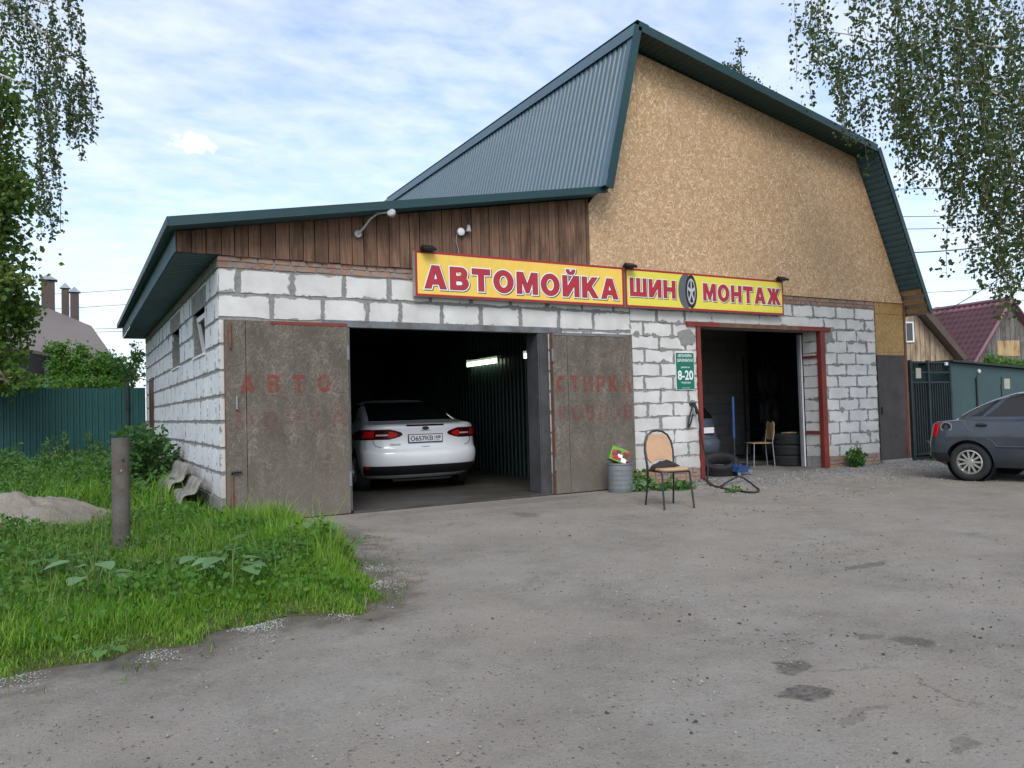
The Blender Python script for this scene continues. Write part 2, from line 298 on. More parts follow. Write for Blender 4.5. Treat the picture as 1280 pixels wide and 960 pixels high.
def yard():
    m, t = newmat('yard'); p = pos(t)
    n1 = noise(t, p, .55, 7, .62); n2 = noise(t, p, 5.5, 6, .65); n3 = noise(t, p, 48, 5, .72); n4 = noise(t, p, 170, 3, .7)
    f = mth(t, 'ADD', mth(t, 'ADD', mth(t, 'MULTIPLY', n1, .34), mth(t, 'MULTIPLY', n2, .24)), mth(t, 'ADD', mth(t, 'MULTIPLY', n3, .26), mth(t, 'MULTIPLY', n4, .16)))
    c = ramp(t, f, (.36, (.155, .139, .118)), (.50, (.250, .225, .190)), (.63, (.335, .303, .258)))
    c = mix(t, ramp(t, noise(t, mapping(t, p, loc=(9, 4, 0)), .9, 5, .6), (.44, 0.0), (.64, .7)), c, (.315, .275, .23))
    # embedded chips, light and dark
    for sc_, col_, lo, hi, k in ((30., (.06, .057, .054), .14, .26, .66), (44., (.36, .35, .33), .12, .20, .72), (70., (.07, .067, .064), .18, .28, .62)):
        vo = N(t, 'ShaderNodeTexVoronoi', {'Vector': p, 'Scale': sc_}); se = N(t, 'ShaderNodeSeparateColor', {0: vo.outputs['Color']})
        kk = mth(t, 'MULTIPLY', ramp(t, vo.outputs['Distance'], (lo, 1.0), (hi, 0.0)), mth(t, 'GREATER_THAN', se.outputs[0], k))
        c = mix(t, mth(t, 'MULTIPLY', kk, .8), c, col_)
    # cracks
    wv = vmath(t, 'ADD', p, vmath(t, 'MULTIPLY', N(t, 'ShaderNodeTexNoise', {'Vector': p, 'Scale': 1.8, 'Detail': 6.0, 'Roughness': .7}).outputs['Color'], (.9, .9, 0)))
    ck = N(t, 'ShaderNodeTexVoronoi', {'Vector': mapping(t, wv, scale=(.42, .42, 0)), 'Scale': 1.0}, feature='DISTANCE_TO_EDGE').outputs['Distance']
    crack = mth(t, 'MULTIPLY', ramp(t, ck, (.0015, 1.0), (.007, 0.0)), ramp(t, noise(t, mapping(t, p, loc=(5, 8, 0)), .8, 4), (.54, 0.0), (.64, .6)))
    c = mix(t, crack, c, (.06, .055, .05))
    ve = N(t, 'ShaderNodeAttribute', attribute_name='verge').outputs['Fac']
    vk = ramp(t, mth(t, 'ADD', ve, mth(t, 'MULTIPLY', mth(t, 'SUBTRACT', n2, .5), 1.3)), (.42, 0.0), (.75, .9))
    c = mix(t, vk, c, mix(t, n3, (.085, .072, .056), (.17, .15, .12)))
    # loose grit in patches, oil and damp stains
    g = ramp(t, noise(t, mapping(t, p, loc=(3, 1, 0)), 1.3, 6, .7), (.46, 0.0), (.62, 1.0))
    c = mix(t, mth(t, 'MULTIPLY', g, mth(t, 'MULTIPLY', n3, .65)), c, (.34, .325, .295))
    wob = vmath(t, 'SCALE', N(t, 'ShaderNodeTexNoise', {'Vector': p, 'Scale': 7.0, 'Detail': 5.0}).outputs['Color'], (0, 0, 0))
    wob.node.inputs['Scale'].default_value = .22
    st = None
    for (x, y, rx, ry, k) in ((1.346, -6.79, .13, .075, .8), (1.132, -7.04, .115, .085, .85), (2.15, -6.885, .10, .12, .7), (2.05, -6.69, .10, .05, .55), (3.59, -5.57, .26, .07, .6), (1.22, -7.67, .09, .06, .5),
                              (3.02, -1.6, .13, .26, .55), (1.15, -7.3, .2, .04, .35), (3.2, -.5, 1.7, .28, .3)):
        q = vmath(t, 'DIVIDE', vmath(t, 'SUBTRACT', vmath(t, 'ADD', p, wob), (x+.11, y+.11, .11)), (rx, ry, 3.0))
        e = mth(t, 'MULTIPLY', ramp(t, vmath(t, 'LENGTH', q), (.72, 1.0), (1.15, 0.0)), k)
        st = e if st is None else mth(t, 'MAXIMUM', st, e)
    st = mth(t, 'MULTIPLY', st, ramp(t, mth(t, 'ADD', mth(t, 'MULTIPLY', n3, .6), mth(t, 'MULTIPLY', n2, .4)), (.40, .35), (.54, 1.0)))
    c = mix(t, st, c, (.06, .055, .05))
    h = mth(t, 'ADD', mth(t, 'MULTIPLY', n3, .6), mth(t, 'ADD', mth(t, 'MULTIPLY', n4, .35), mth(t, 'SUBTRACT', mth(t, 'MULTIPLY', n2, .9), mth(t, 'MULTIPLY', st, .5))))
    finish(t, c, .93, bump(t, h, .9, .02), 0, .15)
yard()
simple('stone', (.23, .22, .205), .95, var=.6, scale=9, bumps=.3, obj=False)
simple('stone_dark', (.05, .048, .046), .9, var=.5, scale=9, bumps=.3, obj=False)
# ------------------------------------------------------------------ geometry helpers
class MB:
    def __init__(self): self.v = []; self.f = []
    def add(self, vs, fs):
        k = len(self.v); self.v += [tuple(p) for p in vs]; self.f += [tuple(k+i for i in q) for q in fs]; return self
    def box(self, x0, x1, y0, y1, z0, z1, M=None):
        vs = [Vector((x, y, z)) for z in (z0, z1) for (x, y) in ((x0, y0), (x1, y0), (x1, y1), (x0, y1))]
        if M is not None: vs = [M @ p for p in vs]
        return self.add(vs, [(3, 2, 1, 0), (4, 5, 6, 7), (0, 1, 5, 4), (1, 2, 6, 5), (2, 3, 7, 6), (3, 0, 4, 7)])
    def prism(self, pts, ext):
        n = len(pts); a = [Vector(p) for p in pts]; e = Vector(ext)
        return self.add(a+[p+e for p in a], [tuple(range(n-1, -1, -1)), tuple(range(n, 2*n))]+[(i, (i+1) % n, n+(i+1) % n, n+i) for i in range(n)])
    def tube(self, pts, r, n=8, cap=True):
        pts = [Vector(p) for p in pts]; rs = r if isinstance(r, (list, tuple)) else [r]*len(pts)
        k0 = len(self.v); prev = None
        for i, p in enumerate(pts):
            d = (pts[min(i+1, len(pts)-1)]-pts[max(i-1, 0)]).normalized()
            if prev is None:
                up = Vector((0, 0, 1)) if abs(d.z) < .9 else Vector((1, 0, 0)); a = d.cross(up).normalized()
            else: a = (prev-d*prev.dot(d)).normalized()
            prev = a; b = d.cross(a)
            for j in range(n):
                t = 2*PI*j/n; self.v.append(tuple(p+(a*math.cos(t)+b*math.sin(t))*rs[i]))
        for i in range(len(pts)-1):
            for j in range(n):
                q = k0+i*n; self.f.append((q+j, q+(j+1) % n, q+n+(j+1) % n, q+n+j))
        if cap:
            self.f.append(tuple(k0+j for j in range(n-1, -1, -1))); q = k0+(len(pts)-1)*n; self.f.append(tuple(q+j for j in range(n)))
        return self
    def lathe(self, prof, n=24, M=None, closed=False):
        """profile of (r, h) about local z"""
        k0 = len(self.v); M = M or Matrix.Identity(4)
        for (r, h) in prof:
            for j in range(n):
                t = 2*PI*j/n; self.v.append(tuple(M @ Vector((r*math.cos(t), r*math.sin(t), h))))
        m = len(prof)
        for i in range(m if closed else m-1):
            a = k0+i*n; b = k0+((i+1) % m)*n
            for j in range(n): self.f.append((a+j, a+(j+1) % n, b+(j+1) % n, b+j))
        if not closed:
            self.f.append(tuple(k0+j for j in range(n-1, -1, -1))); q = k0+(m-1)*n; self.f.append(tuple(q+j for j in range(n)))
        return self
    def grid(self, P, closed=False):
        k0 = len(self.v); R_ = len(P); Cn = len(P[0])
        for row in P: self.v += [tuple(p) for p in row]
        for i in range(R_-1):
            for j in range(Cn if closed else Cn-1):
                a = k0+i*Cn+j; b = k0+i*Cn+(j+1) % Cn; self.f.append((a, b, b+Cn, a+Cn))
        return self
    def mesh(self, name, origin=(0, 0, 0)):
        me = bpy.data.meshes.new(name); o = Vector(origin)
        me.from_pydata([tuple(Vector(p)-o) for p in self.v], [], self.f); me.update(); return me
    def build(self, name, mat, parent=None, smooth=False, origin=(0, 0, 0), solid=0., bevel=0.):
        return put(name, self.mesh(name, origin), mat, parent, smooth, origin, solid, bevel)
def put(name, me, mat, parent=None, smooth=False, origin=(0, 0, 0), solid=0., bevel=0.):
    if mat and not me.materials: me.materials.append(MATS[mat])
    o = bpy.data.objects.new(name, me); C.objects.link(o); o.location = origin
    if parent: o.parent = parent
    if smooth:
        me.shade_smooth()
        if smooth != 'all':
            md = o.modifiers.new('es', 'EDGE_SPLIT'); md.split_angle = math.radians(38 if smooth is True else smooth)
    if solid: md = o.modifiers.new('so', 'SOLIDIFY'); md.thickness = solid; md.offset = 0
    if bevel: md = o.modifiers.new('be', 'BEVEL'); md.width = bevel; md.segments = 2; md.limit_method = 'ANGLE'
    return o
def tag(o, label=None, cat=None, group=None, kind=None):
    for k, v in (('label', label), ('category', cat), ('group', group), ('kind', kind)):
        if v: o[k] = v
    return o
def thing(name, label, cat, loc=(0, 0, 0), rz=0., group=None):
    o = bpy.data.objects.new(name, None); C.objects.link(o); o.location = loc; o.rotation_euler = (0, 0, rz); o.empty_display_size = .1
    return tag(o, label, cat, group)
def B(name, mat, parent, *boxes, bevel=0.):
    m = MB()
    for b in boxes: m.box(*b)
    return m.build(name, mat, parent, bevel=bevel)
def text_mesh(s, bold=0., size=1., align='CENTER', extrude=0., spacing=1.):
    cu = bpy.data.curves.new('t', 'FONT'); cu.body = s; cu.size = size; cu.align_x = align; cu.offset = bold; cu.extrude = extrude; cu.space_character = spacing; cu.resolution_u = 4
    o = bpy.data.objects.new('t', cu); C.objects.link(o); dg = bpy.context.evaluated_depsgraph_get(); dg.update()
    me = bpy.data.meshes.new_from_object(o.evaluated_get(dg)); bpy.data.objects.remove(o); bpy.data.curves.remove(cu)
    return me
def lettering(name, s, mat, parent, x0, x1, z0, z1, y, bold=0., spacing=1., extrude=0.0, ref=None, dx=0., dz=0.):
    """text on a plane facing -y, stretched to fill the box; ref = unbolded text that fixes the scale"""
    me = text_mesh(s, bold, spacing=spacing, extrude=extrude); r = text_mesh(s, ref if ref is not None else bold, spacing=spacing)
    co = np.array([v.co for v in r.vertices]); lo = co.min(0); hi = co.max(0); bpy.data.meshes.remove(r)
    if 'Й' in s: hi[1] = lo[1]+(hi[1]-lo[1])*.76
    sx = (x1-x0)/(hi[0]-lo[0]); sz = (z1-z0)/(hi[1]-lo[1])
    for v in me.vertices:
        x, yy, z = v.co; v.co = (x0+(x-lo[0])*sx+dx, y-z, z0+(yy-lo[1])*sz+dz)
    return put(name, me, mat, parent)
def ell(cx, cz, rx, rz, a0=0., a1=360., n=22): return [(cx+rx*math.cos(math.radians(a0+(a1-a0)*i/n)), cz+rz*math.sin(math.radians(a0+(a1-a0)*i/n))) for i in range(n+(0 if abs(a1-a0) == 360 else 1))]
GL = {  # heavy capitals: width, outlines (holes wind as further outlines)
 'А': (1.05, [[(0, 0), (.30, 0), (.36, .19), (.69, .19), (.75, 0), (1.05, 0), (.70, 1), (.35, 1)]], [[(.43, .40), (.62, .40), (.525, .74)]]),
 'В': (.92, [[(0, 0)]+ell(.58, .29, .34, .29, -90, 70, 9)+ell(.55, .73, .31, .27, -50, 90, 8)+[(0, 1)]], [[(.28, .19)]+ell(.52, .295, .11, .105, -90, 90, 6)+[(.28, .40)], [(.28, .61)]+ell(.50, .71, .09, .10, -90, 90, 6)+[(.28, .81)]]),
 'Т': (.92, [[(0, 1), (0, .76), (.32, .76), (.32, 0), (.60, 0), (.60, .76), (.92, .76), (.92, 1)]], []),
 'О': (1.06, [ell(.53, .5, .53, .52, n=28)], [ell(.53, .5, .235, .30)]),
 'М': (1.15, [[(0, 0), (0, 1), (.34, 1), (.575, .45), (.81, 1), (1.15, 1), (1.15, 0), (.88, 0), (.88, .60), (.66, .05), (.49, .05), (.27, .60), (.27, 0)]], []),
 'И': (.97, [[(0, 0), (0, 1), (.27, 1), (.27, .45), (.66, 1), (.97, 1), (.97, 0), (.70, 0), (.70, .55), (.31, 0)]], []),
 'К': (.97, [[(0, 0), (0, 1), (.28, 1), (.28, .62), (.60, 1), (.93, 1), (.56, .56), (.97, 0), (.63, 0), (.37, .37), (.28, .28), (.28, 0)]], []),
 'Ш': (1.28, [[(0, 0), (0, 1), (.27, 1), (.27, .22), (.505, .22), (.505, 1), (.775, 1), (.775, .22), (1.01, .22), (1.01, 1), (1.28, 1), (1.28, 0)]], []),
 'Н': (.97, [[(0, 0), (0, 1), (.28, 1), (.28, .61), (.69, .61), (.69, 1), (.97, 1), (.97, 0), (.69, 0), (.69, .38), (.28, .38), (.28, 0)]], []),
 'Ж': (1.36, [[(0, 0), (.37, .53), (.04, 1), (.35, 1), (.55, .68), (.55, 1), (.81, 1), (.81, .68), (1.01, 1), (1.32, 1), (.99, .53), (1.36, 0), (1.04, 0), (.81, .37), (.81, 0), (.55, 0), (.55, .37), (.32, 0)]], []),
 'С': (.95, [ell(.5, .5, .5, .52, 48, 312, 20)+ell(.52, .5, .22, .28, 308, 52, 14)], []),
 'Р': (.86, [[(0, 0), (0, 1)]+ell(.52, .67, .34, .33, 90, -90, 12)+[(.28, .34), (.28, 0)]], [[(.28, .54)]+ell(.48, .67, .11, .13, -90, 90, 8)+[(.28, .80)]]),
}
GL['Й'] = (.97, GL['И'][1]+[[(.22, 1.30), (.40, 1.30)]+ell(.485, 1.26, .085, .07, 180, 360, 5)+[(.57, 1.30), (.75, 1.30)]+ell(.485, 1.27, .265, .20, 0, -180, 10)[1:-1]], [])
def word(name, s, mat, parent, x0, x1, z0, z1, y, off=0., gap=.16, dx=0., dz=0., holes=True):
    tot = sum(GL[c][0] for c in s)+gap*(len(s)-1); k = (x1-x0)/tot; h = z1-z0
    cu = bpy.data.curves.new('w', 'CURVE'); cu.dimensions = '2D'; cu.fill_mode = 'BOTH'; cu.offset = off; u = x0
    for c in s:
        wd, outs, hs = GL[c]
        for pl in outs+(hs if holes is True or c in (holes or '') else []):
            sp = cu.splines.new('POLY'); sp.points.add(len(pl)-1); sp.use_cyclic_u = True
            for p, (a, b) in zip(sp.points, pl): p.co = (u+a*k, b*h, 0, 1)
        u += (wd+gap)*k
    o = bpy.data.objects.new('w', cu); C.objects.link(o); dg = bpy.context.evaluated_depsgraph_get(); dg.update()
    me = bpy.data.meshes.new_from_object(o.evaluated_get(dg)); bpy.data.objects.remove(o); bpy.data.curves.remove(cu)
    for v in me.vertices: v.co = (v.co.x+dx, y, z0+v.co.y+dz)
    return put(name, me, mat, parent)
# wall pieces: irregular blocks with their own edges, standing proud of a mortar core
def piece_mesh(name, W, H, fmap, depth, jit=.006, proud=0.):
    nx = 4 if W > .25 else 3; nz = 3 if H > .15 else 2
    out = [(W*i/nx, 0) for i in range(nx)]+[(W, H*i/nz) for i in range(nz)]+[(W*(1-i/nx), H) for i in range(nx)]+[(0, H*(1-i/nz)) for i in range(nz)]
    out = [(u+random.uniform(-jit, jit), v+random.uniform(-jit, jit)) for u, v in out]; n = len(out)
    vs = [fmap(u, v, -proud+random.uniform(-.002, .002)) for u, v in out]+[fmap(u, v, depth) for u, v in out]
    fs = [tuple(range(n))]+[(i, n+i, n+(i+1) % n, (i+1) % n) for i in range(n)]
    me = bpy.data.meshes.new(name); me.from_pydata(vs, [], fs)
    a = me.uv_layers.new(name='m'); b = me.uv_layers.new(name='d')
    uvs = out+out
    for lp in me.loops: a.data[lp.index].uv = uvs[lp.vertex_index]; b.data[lp.index].uv = (W, H)
    return me
def masonry(parent, name, mat, rows, joints, fmap, holes=(), depth=.03, gap=.03, jit=.006, proud=0.):
    """rows: list of (z0, z1, u_start, u_end); joints(i): list of joint u positions; holes: (u0,u1,z0,z1)"""
    for i, (z0, z1, ua, ub) in enumerate(rows):
        js = [ua]+[j for j in joints(i, ua, ub) if ua+.05 < j < ub-.05]+[ub]
        for a, b in zip(js[:-1], js[1:]):
            segs = [(a+(gap/2 if a > ua else 0), b-(gap/2 if b < ub else 0))]
            for (h0, h1, hz0, hz1) in holes:
                if z1 > hz0+.02 and z0 < hz1-.02:
                    ns = []
                    for s0, s1 in segs:
                        if s1 <= h0 or s0 >= h1: ns.append((s0, s1)); continue
                        if s0 < h0: ns.append((s0, h0))
                        if s1 > h1: ns.append((h1, s1))
                    segs = ns
            for s0, s1 in segs:
                if s1-s0 < .05: continue
                me = piece_mesh(name, s1-s0, z1-z0, lambda u, v, d, s0=s0, z0=z0: fmap(s0+u, z0+v, d), depth, jit, proud)
                put(name, me, mat, parent)
def cored(name, mat, parent, u0, u1, z0, z1, holes, boxf):
    """solid wall with rectangular holes, cut into boxes"""
    us = sorted({u0, u1, *[h[0] for h in holes], *[h[1] for h in holes]}); m = MB()
    for a, b in zip(us[:-1], us[1:]):
        hz = sorted([(h[2], h[3]) for h in holes if h[0] <= a+1e-6 and h[1] >= b-1e-6]); z = z0
        for q0, q1 in hz:
            if q0 > z+1e-4: boxf(m, a, b, z, q0)
            z = max(z, q1)
        if z < z1-1e-4: boxf(m, a, b, z, z1)
    return m.build(name, mat, parent)
def running(step, jitter=.0):
    return lambda i, a, b: [a+step*((k+(.5 if i % 2 else 1.0)))+random.uniform(-jitter, jitter) for k in range(int((b-a)/step)+2)]
def ribbed(L, pitch, h, duty=.5, slope=.25):
    """trapezoid profile: list of (s, height)"""
    out = []; s = 0.
    while s < L:
        for a, hh in ((0, 0), (1-duty-slope, 0), (1-duty-slope/2, h), (1-slope/2, h)):
            if s+a*pitch <= L: out.append((s+a*pitch, hh))
        s += pitch
    out.append((L, 0)); return out
def ribbed_sheet(name, mat, parent, p0, along, across, L, W, pitch=.2, h=.02, nrm=None, duty=.5, solid=.0):
    """sheet with ribs running along `across`; profile steps along `along`"""
    a = Vector(along).normalized(); c = Vector(across).normalized(); n = Vector(nrm).normalized() if nrm else a.cross(c).normalized()
    pr = ribbed(L, pitch, h, duty); p0 = Vector(p0); m = MB()
    m.grid([[p0+a*s+n*hh for s, hh in pr], [p0+a*s+n*hh+c*W for s, hh in pr]])
    return m.build(name, mat, parent, solid=solid)
def flakes(name, mat, parent, poly, y, per_m2, lmin, lmax, wmin, wmax):
    """pressed wood strands lying in the face of a strand board: thin slivers, each with its own tint"""
    Q = np.array(poly); lo, hi = Q.min(0), Q.max(0); n = int((hi[0]-lo[0])*(hi[1]-lo[1])*per_m2); g = np.random.default_rng(len(poly)+int(per_m2)+int(lo[0]*100))
    c = np.c_[g.uniform(lo[0], hi[0], n), g.uniform(lo[1], hi[1], n)]; a = g.normal(0, .9, n)+np.where(g.random(n) < .45, PI/2, 0); L = g.uniform(lmin, lmax, n)/2; W = g.uniform(wmin, wmax, n)/2
    ca, sa = np.cos(a), np.sin(a); off = np.stack([np.stack([s*L*k1*ca-t*W*k2*sa, s*L*k1*sa+t*W*k2*ca], 1) for s, t, k1, k2 in ((-1, -1, 1, .7), (1, -1, .9, 1), (1, 1, 1, .6), (-1, 1, .85, 1))], 1)
    P = c[:, None]+off; ok = np.ones(n, bool); m = len(Q); area = sum(Q[i][0]*Q[(i+1) % m][1]-Q[(i+1) % m][0]*Q[i][1] for i in range(m))
    for i in range(m):
        e = (Q[(i+1) % m]-Q[i])*np.sign(area); ok &= ((e[0]*(P[:, :, 1]-Q[i][1])-e[1]*(P[:, :, 0]-Q[i][0])).min(1) > .003*np.linalg.norm(e))
    P = P[ok]; n = len(P); d = y-g.uniform(.0003, .0016, n); V = np.stack([P[:, :, 0], np.repeat(d[:, None], 4, 1), P[:, :, 1]], 2).reshape(-1, 3)
    me = bpy.data.meshes.new(name); me.from_pydata(V.tolist(), [], (np.arange(n)[:, None]*4+np.arange(4)).tolist()); at_ = me.attributes.new('tint', 'FLOAT', 'POINT'); at_.data.foreach_set('value', np.repeat(np.clip(g.normal(.55, .27, n), 0, 1), 4).astype(np.float32))
    o = put(name, me, mat, parent); o['kind'] = 'stuff'; return o
# ================================================================== THE CAR WASH (left, lean-to roof)
gw = thing('car_wash_garage', 'white block car wash garage with sloping green roof and brown board gable', 'garage')
EW = 5.9                                                     # where the two buildings meet
fx = lambda u, z, d: (u, d, z)                               # front wall, faces -y
sx_ = lambda u, z, d: (d, u, z)                              # side wall, faces -x
openL = (1.50, 4.27, -.1, 2.30)
fw = cored('front_wall', 'mortar', gw, .30, EW, 0, 3.05, [(1.50, 4.27, 0, 2.34)], lambda m, a, b, c, d: m.box(a, b, .008, .30, c, d))
wins = [(1.05, 2.10, 2.02, 2.61), (3.70, 4.70, 2.02, 2.61)]
sdoor = (8.15, 8.95, 0, 2.02)
sw = cored('side_wall', 'mortar', gw, .008, 10., 0, 3.05, wins+[sdoor], lambda m, a, b, c, d: m.box(.008, .30, a, b, c, d))
ZR = [.27+.2935*i for i in range(10)]
# front blocks: two tall courses over the doors, piers below
rows = [(ZR[8]+.018, ZR[9]-.016, 0., EW)]
masonry(fw, 'block', 'block_white', rows, lambda i, a, b: [.22, .84, 1.47, 2.06, 2.62, 3.22, 3.83, 4.43, 5.03, 5.60], fx, gap=.05, jit=.012)
masonry(fw, 'block', 'block_white', [(ZR[7]+.025, ZR[8]-.018, 0., EW)], lambda i, a, b: [.60, 1.20, 1.76, 2.20, 2.78, 3.36, 3.98, 4.62, 5.22], fx, [(1.19, 4.66, 2.2, 2.34)], gap=.05, jit=.012)
masonry(fw, 'block', 'block_white', [(ZR[k]+.018, ZR[k+1]-.018, 0., 1.50) for k in range(7)], running(.62), fx, gap=.04, jit=.01)
masonry(fw, 'block', 'block_white', [(ZR[k]+.018, ZR[k+1]-.018, 4.42, EW) for k in range(7)], running(.62), fx, gap=.04, jit=.01)
# side blocks
def sidej(i, a, b): return [.62*(k+(.47 if i % 2 else .98)) for k in range(18)]
masonry(sw, 'block', 'block_side', [(ZR[k]+.020, ZR[k+1]-.020, .031, 10.) for k in range(9)], sidej, sx_, wins+[sdoor], gap=.058, jit=.008)
# plinth, bricks over the blocks
B('plinth', 'concrete', gw, (-.012, .2, .0, 8.1, -.1, .27)); B('plinth', 'concrete', gw, (-.010, 1.48, -.014, .1, -.1, .262)); B('plinth', 'concrete', gw, (4.45, EW-.01, -.014, .1, -.1, .26))
def brow(i, a, b):
    out = []; u = a
    while u < b: u += random.choice((.25, .25, .125, .19)); out.append(u)
    return out
masonry(fw, 'brick', 'brick', [(2.922, 2.98, .0, 2.75), (2.993, 3.048, .0, 2.75)], brow, fx, depth=.03, gap=.022, jit=.006, proud=.004)
masonry(sw, 'brick', 'mortar', [(2.925, 3.045, .05, 10.)], running(.3), sx_, depth=.03, gap=.03, jit=.01, proud=.004)
# windows with deep reveals
for k, (a, b, c, d) in enumerate(wins):
    wf = MB()
    for q in ((.15, .21, a, a+.07, c, d), (.15, .21, b-.07, b, c, d), (.15, .21, a+.07, b-.07, c, c+.07), (.15, .21, a+.07, b-.07, d-.07, d)): wf.box(*q)
    wo = wf.build('window', 'white_plastic', gw)
    B('pane', 'glass_dark', wo, (.18, .19, a+.07, b-.07, c+.07, d-.07))
    if k == 0:   # tilted sash
        s = MB(); M = Matrix.Translation((.15, 0, c+.05)) @ Matrix.Rotation(math.radians(-9), 4, 'Y')
        for q in ((-.04, .0, a+.05, a+.11, 0, .5), (-.04, .0, b-.11, b-.05, 0, .5), (-.04, 0, a+.11, b-.11, 0, .06), (-.04, 0, a+.11, b-.11, .44, .5)): s.box(*q, M=M)
        s.build('sash', 'white_plastic', wo)
    B('sill', 'white_plastic', wo, (-.02, .15, a-.02, b+.02, c-.025, c))
    B('window_lintel', 'concrete', gw, (-.006, .2, a-.12, b+.12, d, d+.25))
sd = B('door', 'door_side', gw, (-.012, .03, 8.17, 8.93, .02, 2.0)); B('door_frame', 'door_side', sd, (-.02, .05, 8.10, 8.165, 0, 2.06), (-.02, .05, 8.935, 9.0, 0, 2.06), (-.02, .05, 8.165, 8.935, 2.005, 2.06))
MB().tube([(-.02, 8.27, 1.02), (-.07, 8.27, 1.02), (-.07, 8.38, 1.02)], .011, 6).build('handle', 'zinc', sd, True)
# gable boards, one by one
rz_ = lambda x: 3.27+(x+.53)*(4.29-3.27)/(5.77)              # underside of the lean-to roof
x = -.44
while x < 5.17:
    wd = min(random.uniform(.135, .175), 5.18-x); g = .005
    b0 = 3.058 if x < 0 else 3.052+random.uniform(-.006, .006)
    y0 = -.028+random.uniform(-.006, .004)
    MB().prism([(x+g, y0, b0), (x+wd-g, y0, b0+random.uniform(-.004, .004)), (x+wd-g, y0, rz_(x+wd)-.004), (x+g, y0, rz_(x)-.004)], (0, .022, 0)).build('board', 'wood_brown', gw)
    x += wd
B('board_backing', 'dark_paint', gw, (-.40, 5.15, .004, .02, 3.062, 3.25)); MB().prism([(-.40, .004, 3.26), (5.15, .004, 3.26), (5.15, .004, 4.15), (-.40, .004, rz_(-.4)-.03)], (0, .016, 0)).build('board_backing', 'dark_paint', gw)
# lean-to roof: ribbed sheet on a deck, trims, boxed eave
RA, RB = Vector((-.53, 0, 3.30)), Vector((5.24, 0, 4.33)); rdir = (RB-RA).normalized(); rn = Vector((-rdir.z, 0, rdir.x))
rl = (RB-RA).length
rs = ribbed_sheet('roof_sheet', 'roof_green', gw, RA+Vector((0, -.31, .045)), (0, 1, 0), rdir, 10.6, rl, .2, .02, rn, solid=.004)
MB().prism([RA+Vector((0, -.30, -.02)), RB+Vector((0, -.30, -.02)), RB+Vector((0, -.30, .04)), RA+Vector((0, -.30, .04))], (0, 10.58, 0)).build('roof_deck', 'soffit_metal', gw)
MB().prism([RA+Vector((-.01, -.335, -.035)), RB+Vector((.07, -.335, -.026)), RB+Vector((.07, -.335, .075)), RA+Vector((-.01, -.335, .07))], (0, .022, 0)).build('barge_trim', 'roof_trim', gw)
MB().prism([RA+Vector((-.012, -.33, -.03)), RA+Vector((-.012, -.33, .072)), RA+Vector((-.034, -.33, .066)), RA+Vector((-.034, -.33, -.03))], (0, 10.63, 0)).build('eave_trim', 'roof_trim', gw)
ribbed_sheet('eave_fascia', 'soffit_metal', gw, (-.445, 0., 3.06), (0, 1, 0), (0, 0, 1), 10.25, .23, .1, .008, (-1, 0, 0), solid=.003)
B('eave_fascia_end', 'soffit_metal', gw, (-.455, -.442+0.0, -.034, .0, 3.05, 3.29))
ribbed_sheet('soffit_panel', 'soffit_metal', gw, (-.44, .0, 3.058), (0, 1, 0), (1, 0, 0), 10.25, .45, .1, .012, (0, 0, -1), .45, solid=.003)
# steel lintel, jambs
B('lintel', 'steel_grey', gw, (1.19, 4.66, -.012, .12, 2.272, 2.355)); B('door_jamb', 'stain_black', gw, (4.272, 4.42, -.008, .06, -.02, 2.268)); B('door_jamb', 'steel_grey', gw, (1.42, 1.498, -.008, .06, -.02, 2.268))
B('jamb_board', 'stain_black', gw, (4.245, 4.27, -.004, .30, .02, 2.26)); B('jamb_board', 'wood_grey', gw, (1.50, 1.525, -.004, .30, .02, 2.26))
# the two door leaves, swung right back against the wall
def leaf(x0, x1, zb, zt, hinge_right, split, lines):
    d = MB(); s = .02
    for q in ((x0, x0+.035, -.10, -.035, zb, zt), (x1-.035, x1, -.10, -.035, zb, zt), (x0+.035, x1-.035, -.10, -.035, zb, zb+.04), (x0+.035, x1-.035, -.10, -.035, zt-.04, zt)): d.box(*q)
    lf = d.build('door_leaf', 'steel_rust', gw)
    for a, b in ((x0+.004, split-.004), (split+.004, x1-.004)): B('osb_panel', 'osb_old', lf, (a, b, -.116, -.102, zb+.006, zt-.006))
    for a, b in ((x0+.004, split-.004), (split+.004, x1-.004)): flakes('wood_strands', 'flake_old', lf, [(a, zb+.006), (b, zb+.006), (b, zt-.006), (a, zt-.006)], -.116, 1700, .04, .11, .004, .013)
    for (s_, a, b, c, dd, fade) in lines:
        gp = .95 if len(s_) == 4 else .55 if s_ == 'МОЙКА' else .38; tot = sum(GL[ch_][0] for ch_ in s_)+gp*(len(s_)-1); u = a
        for ch_ in s_:
            wd_ = GL[ch_][0]*(b-a)/tot; o = word('painted_letter', ch_, 'worn_red', lf, u, u+wd_, c, dd, -.1192); o['fade'] = fade; u += wd_+gp*(b-a)/tot
    hx = x1 if hinge_right else x0
    for z in (.42, 1.95):
        MB().tube([(hx, -.112, z-.09), (hx, -.112, z+.09)], .02, 10).build('hinge', 'steel_grey', lf, True)
    return lf
lf1 = leaf(.045, 1.47, .0, 2.305, True, .27, [('АВТО', .20, 1.25, 1.47, 1.68, .72), ('МОЙКА', .14, 1.43, 1.05, 1.26, .2)])
B('top_strip', 'red_paint', lf1, (.55, 1.46, -.121, -.117, 2.265, 2.30))
for z0, z1 in ((1.98, 2.27), (.14, .55)):
    MB().tube([(.10, -.135, z0), (.10, -.135, z1)], .013, 8).build('bolt', 'steel_rust', lf1, True)
B('bolt_plate', 'steel_rust', lf1, (.075, .125, -.124, -.117, 2.04, 2.20), (.075, .13, -.124, -.117, .18, .32)); MB().tube([(.10, -.13, .56), (.10, -.15, .58), (.20, -.15, .585)], .014, 8).build('bolt_handle', 'black_steel', lf1, True)
